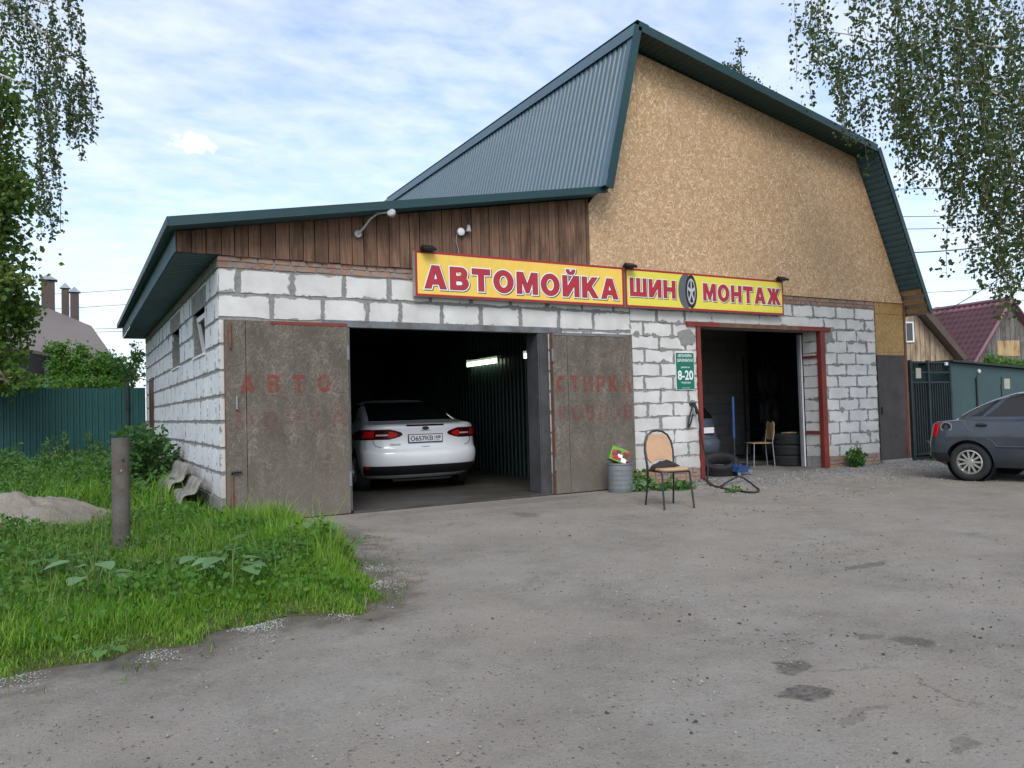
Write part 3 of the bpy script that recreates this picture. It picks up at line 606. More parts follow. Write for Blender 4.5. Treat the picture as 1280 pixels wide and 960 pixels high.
MB().tube([(.16, -.116, 1.28), (.16, -.15, 1.29), (.16, -.15, 1.42), (.16, -.116, 1.43)], .01, 8).build('handle', 'zinc', lf1, True)
lf2 = leaf(4.425, 5.845, -.0, 2.275, False, 4.67, [('СТИРКА', 4.47, 5.80, 1.43, 1.66, .62), ('КОВРОВ', 4.49, 5.80, 1.02, 1.24, .32)])
B('top_strip', 'steel_grey', lf2, (4.44, 5.72, -.123, -.118, 2.235, 2.27))
# inside
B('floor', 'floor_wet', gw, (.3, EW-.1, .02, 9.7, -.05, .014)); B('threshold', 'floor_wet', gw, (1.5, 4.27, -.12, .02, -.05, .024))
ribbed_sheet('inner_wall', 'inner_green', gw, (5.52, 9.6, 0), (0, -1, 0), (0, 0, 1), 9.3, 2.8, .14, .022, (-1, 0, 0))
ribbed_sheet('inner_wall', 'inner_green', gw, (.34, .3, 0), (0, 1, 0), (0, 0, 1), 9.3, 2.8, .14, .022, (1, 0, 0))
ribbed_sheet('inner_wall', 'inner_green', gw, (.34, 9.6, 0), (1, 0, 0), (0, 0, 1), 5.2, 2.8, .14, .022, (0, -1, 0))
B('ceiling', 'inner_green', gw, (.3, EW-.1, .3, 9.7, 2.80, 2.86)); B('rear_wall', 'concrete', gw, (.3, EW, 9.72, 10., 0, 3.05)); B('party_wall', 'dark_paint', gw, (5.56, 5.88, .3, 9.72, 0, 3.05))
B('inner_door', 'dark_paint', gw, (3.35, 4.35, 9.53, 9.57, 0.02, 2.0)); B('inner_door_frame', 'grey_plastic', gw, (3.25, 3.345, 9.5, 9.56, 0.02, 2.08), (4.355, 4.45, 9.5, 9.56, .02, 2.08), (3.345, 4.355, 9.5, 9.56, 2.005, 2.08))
# ================================================================== THE TYRE WORKSHOP (right, tall OSB gable)
ws = thing('tyre_workshop', 'tall tyre workshop with golden chipboard gable over white blocks and a big dark doorway', 'building', (0, 0, 0))
OR = (7.30, 10.20, -.1, 2.46)
ww = cored('front_wall', 'mortar', ws, EW+.004, 11.73, 0, 3.05, [(7.30, 10.20, 0, 2.46)], lambda m, a, b, c, d: m.box(a, b, .008, .40, c, d))
ZS = [.195+.2085*i for i in range(14)]
def wj(i, a, b): return [5.62+.555*(k+(.5 if i % 2 else 0.0))+random.uniform(-.03, .03) for k in range(14)]
masonry(ww, 'block', 'block_white', [(ZS[k]+.009, ZS[k+1]-.009, EW+.006, 11.73) for k in range(13)], wj, fx, [(7.22, 10.26, -.1, 2.51)], gap=.042, jit=.017)
masonry(ww, 'block', 'block_white', [(2.530, 2.688, 7.225, 10.255)], lambda i, a, b: [7.7, 8.25, 8.84, 9.42, 9.95], fx, gap=.03, jit=.008)
masonry(ww, 'brick', 'brick', [(.005, .06, EW+.01, 11.73), (.07, .125, EW+.01, 11.73), (.135, .188, EW+.01, 11.73), (2.918, 2.972, 5.95, 11.72), (2.985, 3.042, 5.95, 11.72)], brow, fx, [(7.22, 10.26, -.1, 2.52), (6.2, 8.9, 2.9, 3.1)], gap=.022, jit=.005, proud=.005)
# right-hand reveal of the doorway, seen from the camera
masonry(ww, 'block', 'block_white', [(ZS[k]+.009, ZS[k+1]-.009, .03, .39) for k in range(11)], lambda i, a, b: [], lambda u, z, d: (10.2-.010+d+.004, u, z), gap=.02, jit=.006)
B('side_wall', 'mortar', ws, (12.45, 12.7, .4, 9.9, 0, 3.6)); B('rear_wall', 'mortar', ws, (EW+.01, 12.44, 9.7, 9.9, 0, 6.0))
# red steel frame
fr = B('door_frame', 'red_paint', ws, (7.225, 7.30, -.03, .10, 0, 2.45)); B('frame_post', 'red_paint', fr, (10.155, 10.275, -.03, .012, -.01, 2.45)); B('frame_post', 'red_paint', fr, (10.168, 10.19, .014, .07, 0, 2.45))
B('frame_lintel', 'red_paint', fr, (7.02, 7.72, -.036, .05, 2.452, 2.525)); B('frame_lintel', 'red_paint', fr, (9.6, 10.43, -.036, .05, 2.452, 2.525)); B('frame_lintel', 'steel_rust', fr, (7.722, 9.598, -.035, .05, 2.452, 2.524))
for z in (.62, 1.98): B('frame_bar', 'red_paint', fr, (10.165, 10.186, .072, .39, z, z+.05))
mort = [(7.02, 2.28, .19, .16), (10.34, 2.38, .2, .17)]
for (cx, cz, rx, rz) in mort:
    n = 14; MB().prism([(cx+rx*math.cos(2*PI*i/n)*random.uniform(.75, 1.1), -.008, cz+rz*math.sin(2*PI*i/n)*random.uniform(.7, 1.1)) for i in range(n)], (0, .02, 0)).build('mortar_patch', 'mortar', ww)
random.seed(21)
for k in range(46):                                           # squeezed-out mortar left on the block joints
    i = random.randrange(0, 13); cz = ZS[i]+random.uniform(-.02, .02); cx = random.choice((random.uniform(5.95, 7.15), random.uniform(10.4, 11.65))); n = 11; a, b = random.uniform(.03, .13), random.uniform(.018, .055)
    if 6.7 < cx < 7.2 and 1.4 < cz < 2.06: continue
    MB().prism([(min(max(cx+a*math.cos(2*PI*j/n)*random.uniform(.5, 1.2), 5.92), 11.71), -.005-.0002*k/2, cz+b*math.sin(2*PI*j/n)*random.uniform(.4, 1.3)) for j in range(n)], (0, .012, 0)).build('mortar_patch', 'mortar', ww)
# gable sheeting: chipboard panels cut to the roof line
GP = [(5.185, 3.055), (12.60, 3.055), (11.34, 5.755), (6.02, 6.71), (5.90, 6.70), (5.30, 4.34), (5.185, 4.20)]
def clip(poly, a, b, c):                                      # keep a*x+b*z<=c
    out = []
    for i in range(len(poly)):
        p, q = poly[i], poly[(i+1) % len(poly)]; dp = a*p[0]+b*p[1]-c; dq = a*q[0]+b*q[1]-c
        if dp <= 0: out.append(p)
        if dp*dq < 0: t = dp/(dp-dq); out.append((p[0]+(q[0]-p[0])*t, p[1]+(q[1]-p[1])*t))
    return out
for i in range(7):
    for j in range(3):
        x0 = 4.9+i*1.25; z0 = 3.052+j*1.6; g = .0025
        q = clip(clip(clip(clip(GP, -1, 0, -(x0+g)), 1, 0, x0+1.25-g), 0, -1, -(z0+g)), 0, 1, z0+1.6-g)
        if len(q) > 2: MB().prism([(a, -.022, b) for a, b in q], (0, .012, 0)).build('chipboard_panel', 'osb_new', ws)
MB().prism([(a, -.006, b) for a, b in [(5.20, 3.052), (12.54, 3.06), (11.30, 5.70), (6.02, 6.64), (5.93, 6.6), (5.34, 4.28)]], (0, .2, 0)).build('gable_backing', 'wood_batten', ws)
flakes('wood_strands', 'flake_new', ws, [(5.187, 3.06), (12.58, 3.06), (11.33, 5.75), (6.02, 6.70), (5.91, 6.68), (5.32, 4.36), (5.187, 4.2)], -.022, 1500, .03, .095, .006, .022)
for z0, z1 in ((2.105, 2.829), (2.837, 3.049)): flakes('wood_strands', 'flake_plain', ws, [(11.752, z0), (12.598, z0), (12.598, z1), (11.752, z1)], -.004, 1000, .04, .09, .008, .02)
# small panels and brown steel door at the right end
for (z0, z1) in ((2.045, 2.10), (2.104, 2.83), (2.836, 3.05)): B('chipboard_panel', 'osb_plain', ws, (11.75, 12.60, -.004, .012, z0, z1))
B('end_wall', 'mortar', ws, (11.735, 12.62, .014, .30, 0, 3.05)); B('corner_post', 'steel_rust', ws, (12.602, 12.66, -.02, .06, 0, 3.05))
bd = B('steel_door', 'door_brown', ws, (11.745, 12.55, -.022, .010, .07, 2.035)); B('door_edge', 'red_paint', bd, (12.553, 12.585, -.024, .012, .05, 2.04))
B('handle', 'black_steel', bd, (11.80, 11.82, -.045, -.023, .92, 1.06)); B('door_step', 'concrete', ws, (11.74, 12.62, -.06, .013, -.05, .062))
# gambrel roof
RD = (5.85, 6.80); KN = (11.36, 5.77); EV = (12.76, 2.80); LF = (5.22, 4.36); YF = -.46
def rp(p, dz=0, y=YF): return Vector((p[0], y, p[1]+dz))
def slope(name, p, q, mat, y0, y1, off, pitch=.2, h=.02):
    a = Vector((q[0]-p[0], 0, q[1]-p[1])); n = Vector((-a.z, 0, a.x)).normalized()
    if n.z < 0 and abs(a.z) < abs(a.x): n = -n
    if name == 'left': n = Vector((-abs(n.x), 0, abs(n.z)))
    if name == 'low': n = Vector((abs(n.x), 0, abs(n.z)))
    ribbed_sheet('roof_sheet', mat, ws, Vector((p[0], y0, p[1]))+n*off, (0, 1, 0), a, y1-y0, a.length, pitch, h, n, solid=.004)
    return n, a
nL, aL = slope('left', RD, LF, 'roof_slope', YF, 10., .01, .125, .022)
nU, aU = slope('up', RD, KN, 'roof_green', YF, 10., .05)
nW, aW = slope('low', KN, EV, 'roof_green', YF, 10., .05)
def slab(name, mat, p, q, n, t0, t1, y0, y1, par=ws):
    P, Q = Vector((p[0], y0, p[1])), Vector((q[0], y0, q[1]))
    return MB().prism([P+n*t0, Q+n*t0, Q+n*t1, P+n*t1], (0, y1-y0, 0)).build(name, mat, par)
slab('roof_deck', 'dark_paint', RD, LF, nL, -.06, .004, YF+.02, 10.); slab('roof_deck', 'dark_paint', RD, KN, nU, .004, .04, YF+.01, 10.); slab('roof_deck', 'dark_paint', KN, EV, nW, .004, .04, 0.05, 10.)
# soffits under the overhang (slats run towards the street)
ribbed_sheet('soffit_panel', 'roof_trim', ws, rp(RD, -.02), aU, (0, 1, 0), aU.length, -YF+.02, .11, .008, -nU, .5, solid=.002)
cut = .835
ribbed_sheet('soffit_panel', 'soffit_metal', ws, rp(KN), aW, (0, 1, 0), aW.length*cut, -YF+.02, .115, .014, -nW, .5, solid=.002)
CUT = (KN[0]+(EV[0]-KN[0])*cut, KN[1]+(EV[1]-KN[1])*cut)
slab('roof_underside', 'zinc', CUT, EV, nW, .03, .046, YF+.012, .05)
for k in (.03, .38, .72):
    P = Vector((CUT[0], 0, CUT[1]))+aW*(1-cut)*k; Q = P+aW.normalized()*.105
    slab('batten', 'wood_batten', (P.x, P.z), (Q.x, Q.z), nW, -.0, .028, YF+.03, .02)
# trims
def trim(name, p, q, lo, hi, th=.02, y=YF, mat='roof_trim', n=None):
    P, Q = Vector((p[0], y-th, p[1])), Vector((q[0], y-th, q[1])); n = n or Vector((0, 0, 1))
    return MB().prism([P+n*lo, Q+n*lo, Q+n*hi, P+n*hi], (0, th-.002, 0)).build(name, mat, ws)
trim('barge_trim', (RD[0]+.02, RD[1]), KN, -.04, .09, n=nU); trim('barge_trim', (KN[0]+.015, KN[1]+.02), EV, -.012, .085, n=nW)
trim('barge_trim', (RD[0], RD[1]+.03), (LF[0]-.0, LF[1]-.02), -.085, .048, n=nL, mat='roof_trim')
slab('edge_flashing', 'roof_slope', RD, LF, nL, .034, .044, YF-.018, YF+.13)
slab('ridge_cap', 'roof_slope', (RD[0]-.02, RD[1]+.02), (RD[0]-.065, RD[1]-.165), nL, .036, .048, YF-.02, 10.02); slab('ridge_cap', 'roof_green', (RD[0]-.02, RD[1]+.04), (RD[0]+.2, RD[1]+.0), nU, .06, .072, YF-.02, 10.02)
# workshop inside: rear block wall, floor, dark ceiling
B('floor', 'floor_concrete', ws, (EW+.02, 12.4, -.03, 9.6, -.05, .013))
iw = B('inner_wall', 'mortar', ws, (EW+.12, 12.28, 3.7, 3.9, .015, 2.89))
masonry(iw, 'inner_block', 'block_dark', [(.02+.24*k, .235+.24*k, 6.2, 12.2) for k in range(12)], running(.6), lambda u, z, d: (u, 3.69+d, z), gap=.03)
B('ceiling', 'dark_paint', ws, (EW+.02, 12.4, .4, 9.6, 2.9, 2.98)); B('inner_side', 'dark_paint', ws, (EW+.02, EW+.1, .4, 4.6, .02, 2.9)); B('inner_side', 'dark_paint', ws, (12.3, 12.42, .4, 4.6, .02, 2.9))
dl = B('door_track', 'zinc', ws, (10.10, 10.125, .405, .45, .02, 2.43)); B('track_lip', 'white_plastic', dl, (10.145, 10.18, .405, .43, .02, 2.43)); B('track_back', 'black_plastic', dl, (10.126, 10.144, .41, .45, .02, 2.43))
# ================================================================== ground and yard
def vnoise(x, y, s, seed=0.): return mnoise.fractal(Vector((x*s+seed, y*s-seed*.7, seed)), .8, 2.0, 4)
MB().grid([[(-900, -900, -.08), (900, -900, -.08)], [(-900, 900, -.08), (900, 900, -.08)]]).build('ground', 'terrain')['kind'] = 'structure'
LAWN = [(-30, -4.4), (-3.2, -4.62), (-1.764, -4.72), (-1.3, -4.83), (-.96, -4.80), (-.65, -4.62), (-.28, -4.58), (0, -4.62), (.30, -4.05), (.54, -3.42), (.66, -2.7), (.72, -1.85), (.68, -1.06), (.45, -.46), (.03, -.28), (-.0, 0), (-.0, 10), (-30, 10)]
LP = np.array(LAWN)
def lawn_sd(P):
    """signed distance to the lawn edge, positive inside"""
    P = np.asarray(P, float); d = np.full(len(P), 1e9); ins = np.zeros(len(P), bool)
    for i in range(len(LP)):
        a, b = LP[i], LP[(i+1) % len(LP)]; ab = b-a; t = np.clip(((P-a)@ab)/(ab@ab), 0, 1)
        d = np.minimum(d, np.linalg.norm(P-(a+t[:, None]*ab), axis=1))
        c = ((a[1] > P[:, 1]) != (b[1] > P[:, 1])); xx = a[0]+(P[:, 1]-a[1])*(b[0]-a[0])/(b[1]-a[1]+1e-12)
        ins ^= c & (P[:, 0] < xx)
    x, y = P[:, 0], P[:, 1]; wob = (.075*np.sin(3.1*x+1.3*y+.4)+.055*np.sin(6.7*x-4.1*y)+.035*np.sin(13*x+9*y))*np.clip(-(y-.0)/.8, 0, 1)
    return np.where(ins, d, -d)+wob
def lawn_h(x, y, sd): return np.clip(sd*.35, -.06, .07)+(.03*np.sin(x*1.7+y*.6)+.02*np.sin(y*2.9-x))*np.clip(sd, 0, 1)
xs = np.concatenate([np.linspace(-9, 12, 170), np.linspace(12.4, 34, 30)]); ys = np.concatenate([np.linspace(-13, -8.5, 14), np.linspace(-8.4, -.2, 110), np.linspace(0, 14, 12)])
P = [[(x, y, .010*vnoise(x, y, .7, 2.)*min(1, max(0, -y/.8)) + .006*vnoise(x, y, 3., 5.)*min(1, max(0, -y/.8)) - (.02 if y > -.1 else 0.)) for x in xs] for y in ys]
yo = MB().grid(P).build('yard', 'yard', smooth='all'); yo['kind'] = 'structure'
ysd = lawn_sd(np.array([(q[0], q[1]) for row in P for q in row])); ya = yo.data.attributes.new('verge', 'FLOAT', 'POINT'); ya.data.foreach_set('value', np.maximum(np.exp(-np.maximum(-ysd, 0)/.55), np.array([.8*math.exp(-abs(q[1]+.02)/.16) if q[0] > 1.4 and q[1] > -1.2 else 0. for row in P for q in row])).astype(np.float32))
gx = np.concatenate([np.linspace(-22, -5, 24), np.linspace(-4.8, 1.1, 90)]); gy = np.concatenate([np.linspace(-5.4, 1, 95), np.linspace(1.2, 10.4, 36)])
GX, GY = np.meshgrid(gx, gy); sd = lawn_sd(np.c_[GX.ravel(), GY.ravel()]); H = lawn_h(GX.ravel(), GY.ravel(), sd).reshape(GX.shape)
H = np.where((GX > -.012) & (GY > -.05), -.07, H)
MB().grid([[(GX[i, j], GY[i, j], H[i, j]) for j in range(len(gx))] for i in range(len(gy))]).build('lawn_soil', 'soil', smooth='all')['kind'] = 'structure'
# sand heap
hc = gnd(55, 668); hm = MB(); hp = []
for i in range(19):
    r = i/18; hp.append([(hc.x-.35+1.25*r*math.cos(t)*(1+.12*math.sin(3*t)), hc.y+.25+.95*r*math.sin(t), .06+.36*(1-r*r)**1.2+.10*vnoise(r*math.cos(t), r*math.sin(t), 3.5, 4.)*(1-r)+.025*vnoise(r*math.cos(t), r*math.sin(t), 11., 9.)-.05*r) for t in np.linspace(0, 2*PI, 72, endpoint=False)])
tag(hm.grid(hp, True).build('sand_heap', 'sand', smooth='all', origin=(hc.x, hc.y, 0)), 'low grey heap of sand among the weeds behind the rusty post', 'sand heap')
# ------------------------------------------------------------------ fast mesh from arrays
def arr_mesh(name, V, F, mat, parent=None, tint=None, kind=None, smooth=False):
    V = np.asarray(V, np.float32); me = bpy.data.meshes.new(name)
    loops = []; starts = []; k = 0
    F = [np.asarray(f, np.int32) for f in F if len(f)]
    me.vertices.add(len(V)); me.vertices.foreach_set('co', V.ravel())
    tot = sum(f.size for f in F); me.loops.add(tot); me.loops.foreach_set('vertex_index', np.concatenate([f.ravel() for f in F]))
    st = []
    for f in F:
        st.append(k+np.arange(len(f))*f.shape[1]); k += f.size
    st = np.concatenate(st).astype(np.int32); me.polygons.add(len(st)); me.polygons.foreach_set('loop_start', st)
    if tint is not None:
        a = me.attributes.new('tint', 'FLOAT', 'POINT'); a.data.foreach_set('value', np.asarray(tint, np.float32))
    me.update(calc_edges=True); me.validate()
    o = put(name, me, mat, parent, 'all' if smooth else False)
    if kind: o['kind'] = kind
    return o
def unit(v): return v/np.maximum(np.linalg.norm(v, axis=1, keepdims=True), 1e-9)
def leaf_arrays(P, size, aspect=.75, droop=.35, D=None, fold=.25):
    """one folded diamond leaf per point"""
    n = len(P); P = np.asarray(P); size = np.broadcast_to(np.asarray(size, float), (n,))[:, None]
    d = unit(rng.normal(size=(n, 3))) if D is None else unit(np.asarray(D)+rng.normal(size=(n, 3))*.55)
    d[:, 2] -= droop; d = unit(d); s = unit(np.cross(d, unit(rng.normal(size=(n, 3))))); nr = np.cross(d, s)
    L = size; Wd = size*aspect*.5
    V = np.stack([P, P+d*L*.42+s*Wd+nr*Wd*fold, P+d*L, P+d*L*.42-s*Wd+nr*Wd*fold], 1).reshape(-1, 3)
    i = np.arange(n)[:, None]*4
    return V, np.concatenate([i+[0, 1, 2], i+[0, 2, 3]])
def leaves(name, P, size, mat, parent=None, tint=None, kind=None, **k):
    V, F = leaf_arrays(P, size, **k); n = len(P)
    t = np.clip(rng.normal(.5, .22, n), 0, 1) if tint is None else np.clip(np.asarray(tint)+rng.normal(0, .14, n), 0, 1)
    return arr_mesh(name, V, [F], mat, parent, np.repeat(t, 4), kind)
def blades(P, h, wid, lean=.35):
    n = len(P); a = rng.uniform(0, 2*PI, n); d = np.c_[np.cos(a), np.sin(a), np.zeros(n)]; s = np.c_[-np.sin(a), np.cos(a), np.zeros(n)]
    h = h[:, None]; ln = rng.uniform(.1, 1, (n, 1))*lean*h; w_ = wid[:, None]
    z = np.array([0, 0, 1.])
    V = np.stack([P-s*w_, P+s*w_, P+s*w_*.7+z*h*.55+d*ln*.3, P-s*w_*.7+z*h*.55+d*ln*.3, P+z*h+d*ln], 1).reshape(-1, 3); i = np.arange(n)[:, None]*5
    return V, [i+[0, 1, 2, 3], i+[3, 2, 4]]
# ================================================================== signs
def sign(label, x0, x1, mat, name):
    z0, z1, y = 2.69, 3.275, -.12
    s = thing(name, label, 'sign', ((x0+x1)/2, y, z0)); o = Vector(((x0+x1)/2, y, z0))
    bx = MB(); bx.box(x0, x1, y+.004, -.028, z0, z1); bx.build('back_box', 'grey_plastic', s, origin=o).location = (0, 0, 0)
    p = B2('face', mat, s, o, (x0+.03, x1-.03, y-.0015, y+.003, z0+.03, z1-.03))
    for q in ((x0, x1, y-.004, y+.003, z0, z0+.029), (x0, x1, y-.004, y+.003, z1-.029, z1), (x0, x0+.029, y-.0035, y+.003, z0+.03, z1-.03), (x1-.029, x1, y-.0035, y+.003, z0+.03, z1-.03)):
        B2('border', 'red_trim', s, o, q)
    return s, o
def B2(name, mat, par, o, *bs, **k):
    m = MB()
    for b in bs: m.box(*b)
    ob = m.build(name, mat, par, origin=o, **k); ob.location = (0, 0, 0); return ob
def signword(par, o, s, x0, x1, z0, z1, y, gap, k=1.):
    for nm, mat, off, yy, dx, dz, hol in (('letter_shadow', 'sign_black', .021*k, y, .011, -.011, 'О'), ('letter_outline', 'sign_white', .021*k, y-.0012, 0, 0, 'О'), ('letter_outline', 'sign_black', .006*k, y-.0024, 0, 0, True), ('letters', 'sign_red', .0, y-.0036, 0, 0, True)):
        ob = word(nm, s, mat, par, x0, x1, z0, z1, yy, off, gap, dx, dz, hol)
        for v in ob.data.vertices: v.co = v.co-o
    # counters show the panel colour through the outline layer
    return ob
s1, o1 = sign('yellow banner sign reading АВТОМОЙКА over the wide garage doorway', 2.37, 5.715, 'sign_yellow', 'car_wash_sign')
signword(s1, o1, 'АВТОМОЙКА', 2.50, 5.60, 2.795, 3.09, -.1225, .20)
s2, o2 = sign('lemon yellow sign reading ШИНОМОНТАЖ with a printed tyre for its letter O', 5.745, 9.135, 'sign_lemon', 'tyre_shop_sign')
signword(s2, o2, 'ШИН', 5.83, 6.72, 2.86, 3.13, -.1225, .20, .8); signword(s2, o2, 'МОНТАЖ', 7.30, 9.06, 2.86, 3.13, -.1225, .20, .8)
def flat(name, mat, pts, y): ob = MB().prism([(a, y, b) for a, b in pts], (0, .0008, 0)).build(name, mat, s2, origin=o2); ob.location = (0, 0, 0); return ob
tc = 6.985; tz = 2.985
flat('printed_tyre', 'sign_grey', ell(tc-.05, tz, .155, .275, 60, 300, 20)+ell(tc+.055, tz, .13, .275, -90, 90, 18), -.1226)
flat('printed_tyre', 'sign_black', ell(tc+.06, tz, .122, .262, n=30), -.1236); flat('printed_rim', 'sign_silver', ell(tc+.062, tz, .085, .205, n=28), -.1246); flat('printed_rim', 'sign_black', ell(tc+.062, tz, .072, .178, n=28), -.1256)
for k in range(5):
    a = PI/2+k*2*PI/5; ca, sa = math.cos(a), math.sin(a); q = [(tc+.062+.085*ca*r-.03*sa*w_*.45, tz+.2*sa*r+.03*ca*w_) for r, w_ in ((.05, 1), (.93, .75), (.93, -.75), (.05, -1))]
    flat('printed_spoke', 'sign_silver', q, -.1266-.0002*k)
flat('printed_hub', 'sign_silver', ell(tc+.062, tz, .022, .05, n=12), -.128)
def flood(x, z, label):
    t = thing('floodlight', label, 'floodlight', (x, -.135, z), 0, 'floodlights on the sign tops'); M = Matrix.Rotation(math.radians(28), 4, 'X')
    m = MB(); m.box(-.085, .085, -.10, .02, .0, .035, M=Matrix.Translation((0, -.03, .02)) @ M); m.build('housing', 'black_plastic', t, bevel=.006)
    m = MB(); m.box(-.07, .07, -.088, .008, -.004, -.0005, M=Matrix.Translation((0, -.03, .02)) @ M); m.build('lens', 'grey_plastic', t)
    B('bracket', 'black_steel', t, (-.1, .1, -.02, -.01, -.02, .03)); MB().tube([(-.02, 0, .02), (-.02, .10, .03)], .008, 6).build('arm', 'black_steel', t)
flood(2.53, 3.285, 'small black floodlight on the left end of the АВТОМОЙКА sign'); flood(5.79, 3.285, 'small black floodlight at the joint between the two yellow signs'); flood(9.05, 3.285, 'small black floodlight on the right end of the ШИНОМОНТАЖ sign')
# opening-hours board
hs = thing('hours_sign', 'green opening hours board reading 8-20 beside the red door frame', 'sign', (6.96, -.02, 1.44)); ho = Vector((6.96, -.02, 1.44))
B2('plate', 'sign_white', hs, ho, (6.765, 7.15, -.02, -.006, 1.44, 2.03)); B2('face', 'sign_green', hs, ho, (6.772, 7.143, -.0225, -.0202, 1.447, 2.023))
for s_, a, b, c, d, bo in (('АВТОМОЙКА', 6.81, 7.10, 1.955, 2.0, .02), ('ШИНОМОНТАЖ', 6.80, 7.12, 1.88, 1.93, .02), ('работаем', 6.87, 7.05, 1.775, 1.81, .015), ('8-20', 6.80, 7.12, 1.595, 1.745, .022), ('ежедневно', 6.86, 7.06, 1.53, 1.565, .015), ('автомойка', 6.88, 7.04, 1.462, 1.478, .0)):
    ob = lettering('print', s_, 'sign_white', hs, a, b, c, d, -.0235, bold=bo)
    for v in ob.data.vertices: v.co = v.co-ho
# ================================================================== lamps on the boards
la = thing('wall_lamp', 'pale wall lamp on a long curved arm over the left door leaf', 'lamp', (1.64, -.03, 3.43))
MB().tube([(0, 0, 0), (0, -.05, 0)], .045, 14).build('wall_plate', 'grey_plastic', la, True); MB().tube([(0, -.05, 0), (.05, -.10, .06), (.12, -.16, .17), (.20, -.21, .235), (.29, -.25, .245), (.345, -.27, .23)], .013, 8).build('arm', 'grey_plastic', la, True)
M = Matrix.Translation((.36, -.28, .225)) @ Matrix.Rotation(math.radians(60), 4, 'X') @ Matrix.Rotation(math.radians(-35), 4, 'Y')
MB().lathe([(.012, -.03), (.03, -.025), (.052, .0), (.055, .035), (.045, .05), (.02, .055)], 18, M).build('lamp_head', 'grey_plastic', la, True)
lb = thing('spot_lamp', 'round white sensor lamp with a small cone shade above the yellow sign', 'lamp', (3.06, -.03, 3.585))
M = Matrix.Rotation(PI/2, 4, 'X'); MB().lathe([(.03, 0), (.05, .01), (.053, .05), (.04, .062), (.012, .066)], 20, M).build('lamp_disc', 'white_plastic', lb, True)
MB().tube([(.04, -.02, .0), (.09, -.03, .0), (.10, -.05, .02)], .016, 8).build('joint', 'black_plastic', lb, True); MB().lathe([(.012, .085), (.02, .075), (.036, .0), (.03, -.01)], 14, Matrix.Translation((.105, -.06, .012))).build('cone', 'grey_plastic', lb, True)
MB().tube([(-.04, 0, -.02), (-.06, -.005, -.12), (-.03, -.005, -.22), (-.02, -.003, -.30)], .004, 5).build('cable', 'grey_plastic', lb)
def tube_lamp(p, L, label):
    t = thing('tube_light', label, 'lamp', p, 0, 'fluorescent lights inside the car wash')
    B('housing', 'white_plastic', t, (.0, .05, -.02, L+.02, .012, .07)); MB().tube([(-.02, 0, .0), (-.02, L, .0)], .019, 10).build('tube', 'tube_light', t, True); MB().tube([(-.02, 0, -.045), (-.02, L, -.045)], .019, 10).build('tube', 'tube_light', t, True)
    B('end_cap', 'white_plastic', t, (-.045, .0, -.035, -.012, -.07, .07)); B('end_cap', 'white_plastic', t, (-.045, .0, L+.012, L+.035, -.07, .07))
tube_lamp((5.43, 3.30, 2.14), 1.25, 'lit fluorescent light on the dark wall above the white sedan'); tube_lamp((5.43, 1.06, 2.15), 1.25, 'lit fluorescent light half hidden behind the right door jamb')
# ================================================================== wheels, tyres
def tyre_mesh(name, R_, r_, wd, n=40, tread=True):
    h = wd/2; pr = [(r_, -h*.75), (r_+.02, -h*.95), (R_-.04, -h), (R_-.012, -h*.86), (R_, -h*.66)]
    if tread:
        for g in (-.33, 0, .33): pr += [(R_, h*(g-.06)), (R_-.009, h*(g-.045)), (R_-.009, h*(g+.045)), (R_, h*(g+.06))]
    pr += [(R_, h*.66), (R_-.012, h*.86), (R_-.04, h), (r_+.02, h*.95), (r_, h*.75)]
    return MB().lathe(pr+[(r_-.012, h*.5), (r_-.012, -h*.5)], n, None, True)
def wheel(parent, loc, side, R_=.315, r_=.2, wd=.2, spokes=10, dish=.02):
    """side=+1: outer face towards +y"""
    m = tyre_mesh('wheel', R_, r_, wd, 36, False); M = Matrix.Translation(loc) @ Matrix.Rotation(-side*PI/2, 4, 'X')
    m.v = [tuple(M @ Vector(p)) for p in m.v]; t = m.build('wheel', 'rubber', parent, 40)
    r = MB(); z = wd*.5-.035
    r.lathe([(r_+.004, z-.03), (r_+.006, z+.018), (r_-.012, z+.022), (r_-.022, z-.005), (r_-.03, z-.06), (r_-.03, z-.07), (r_+.004, z-.07)], 36, M, True)
    for k in range(spokes):
        r.box(.03, r_-.015, -.014, .014, z-.03, z+.004, M=M @ Matrix.Rotation(2*PI*k/spokes, 4, 'Z'))
    r.lathe([(.0, z+.012), (.04, z+.012), (.05, z-.0), (.05, z-.05), (.0, z-.05)], 18, M)
    r.build('rim', 'rim_alloy', t, 30)
    b = MB(); b.lathe([(0, z-.075), (r_-.028, z-.075), (r_-.028, z-.10), (0, z-.10)], 24, M); b.build('brake', 'black_steel', t)
    return t
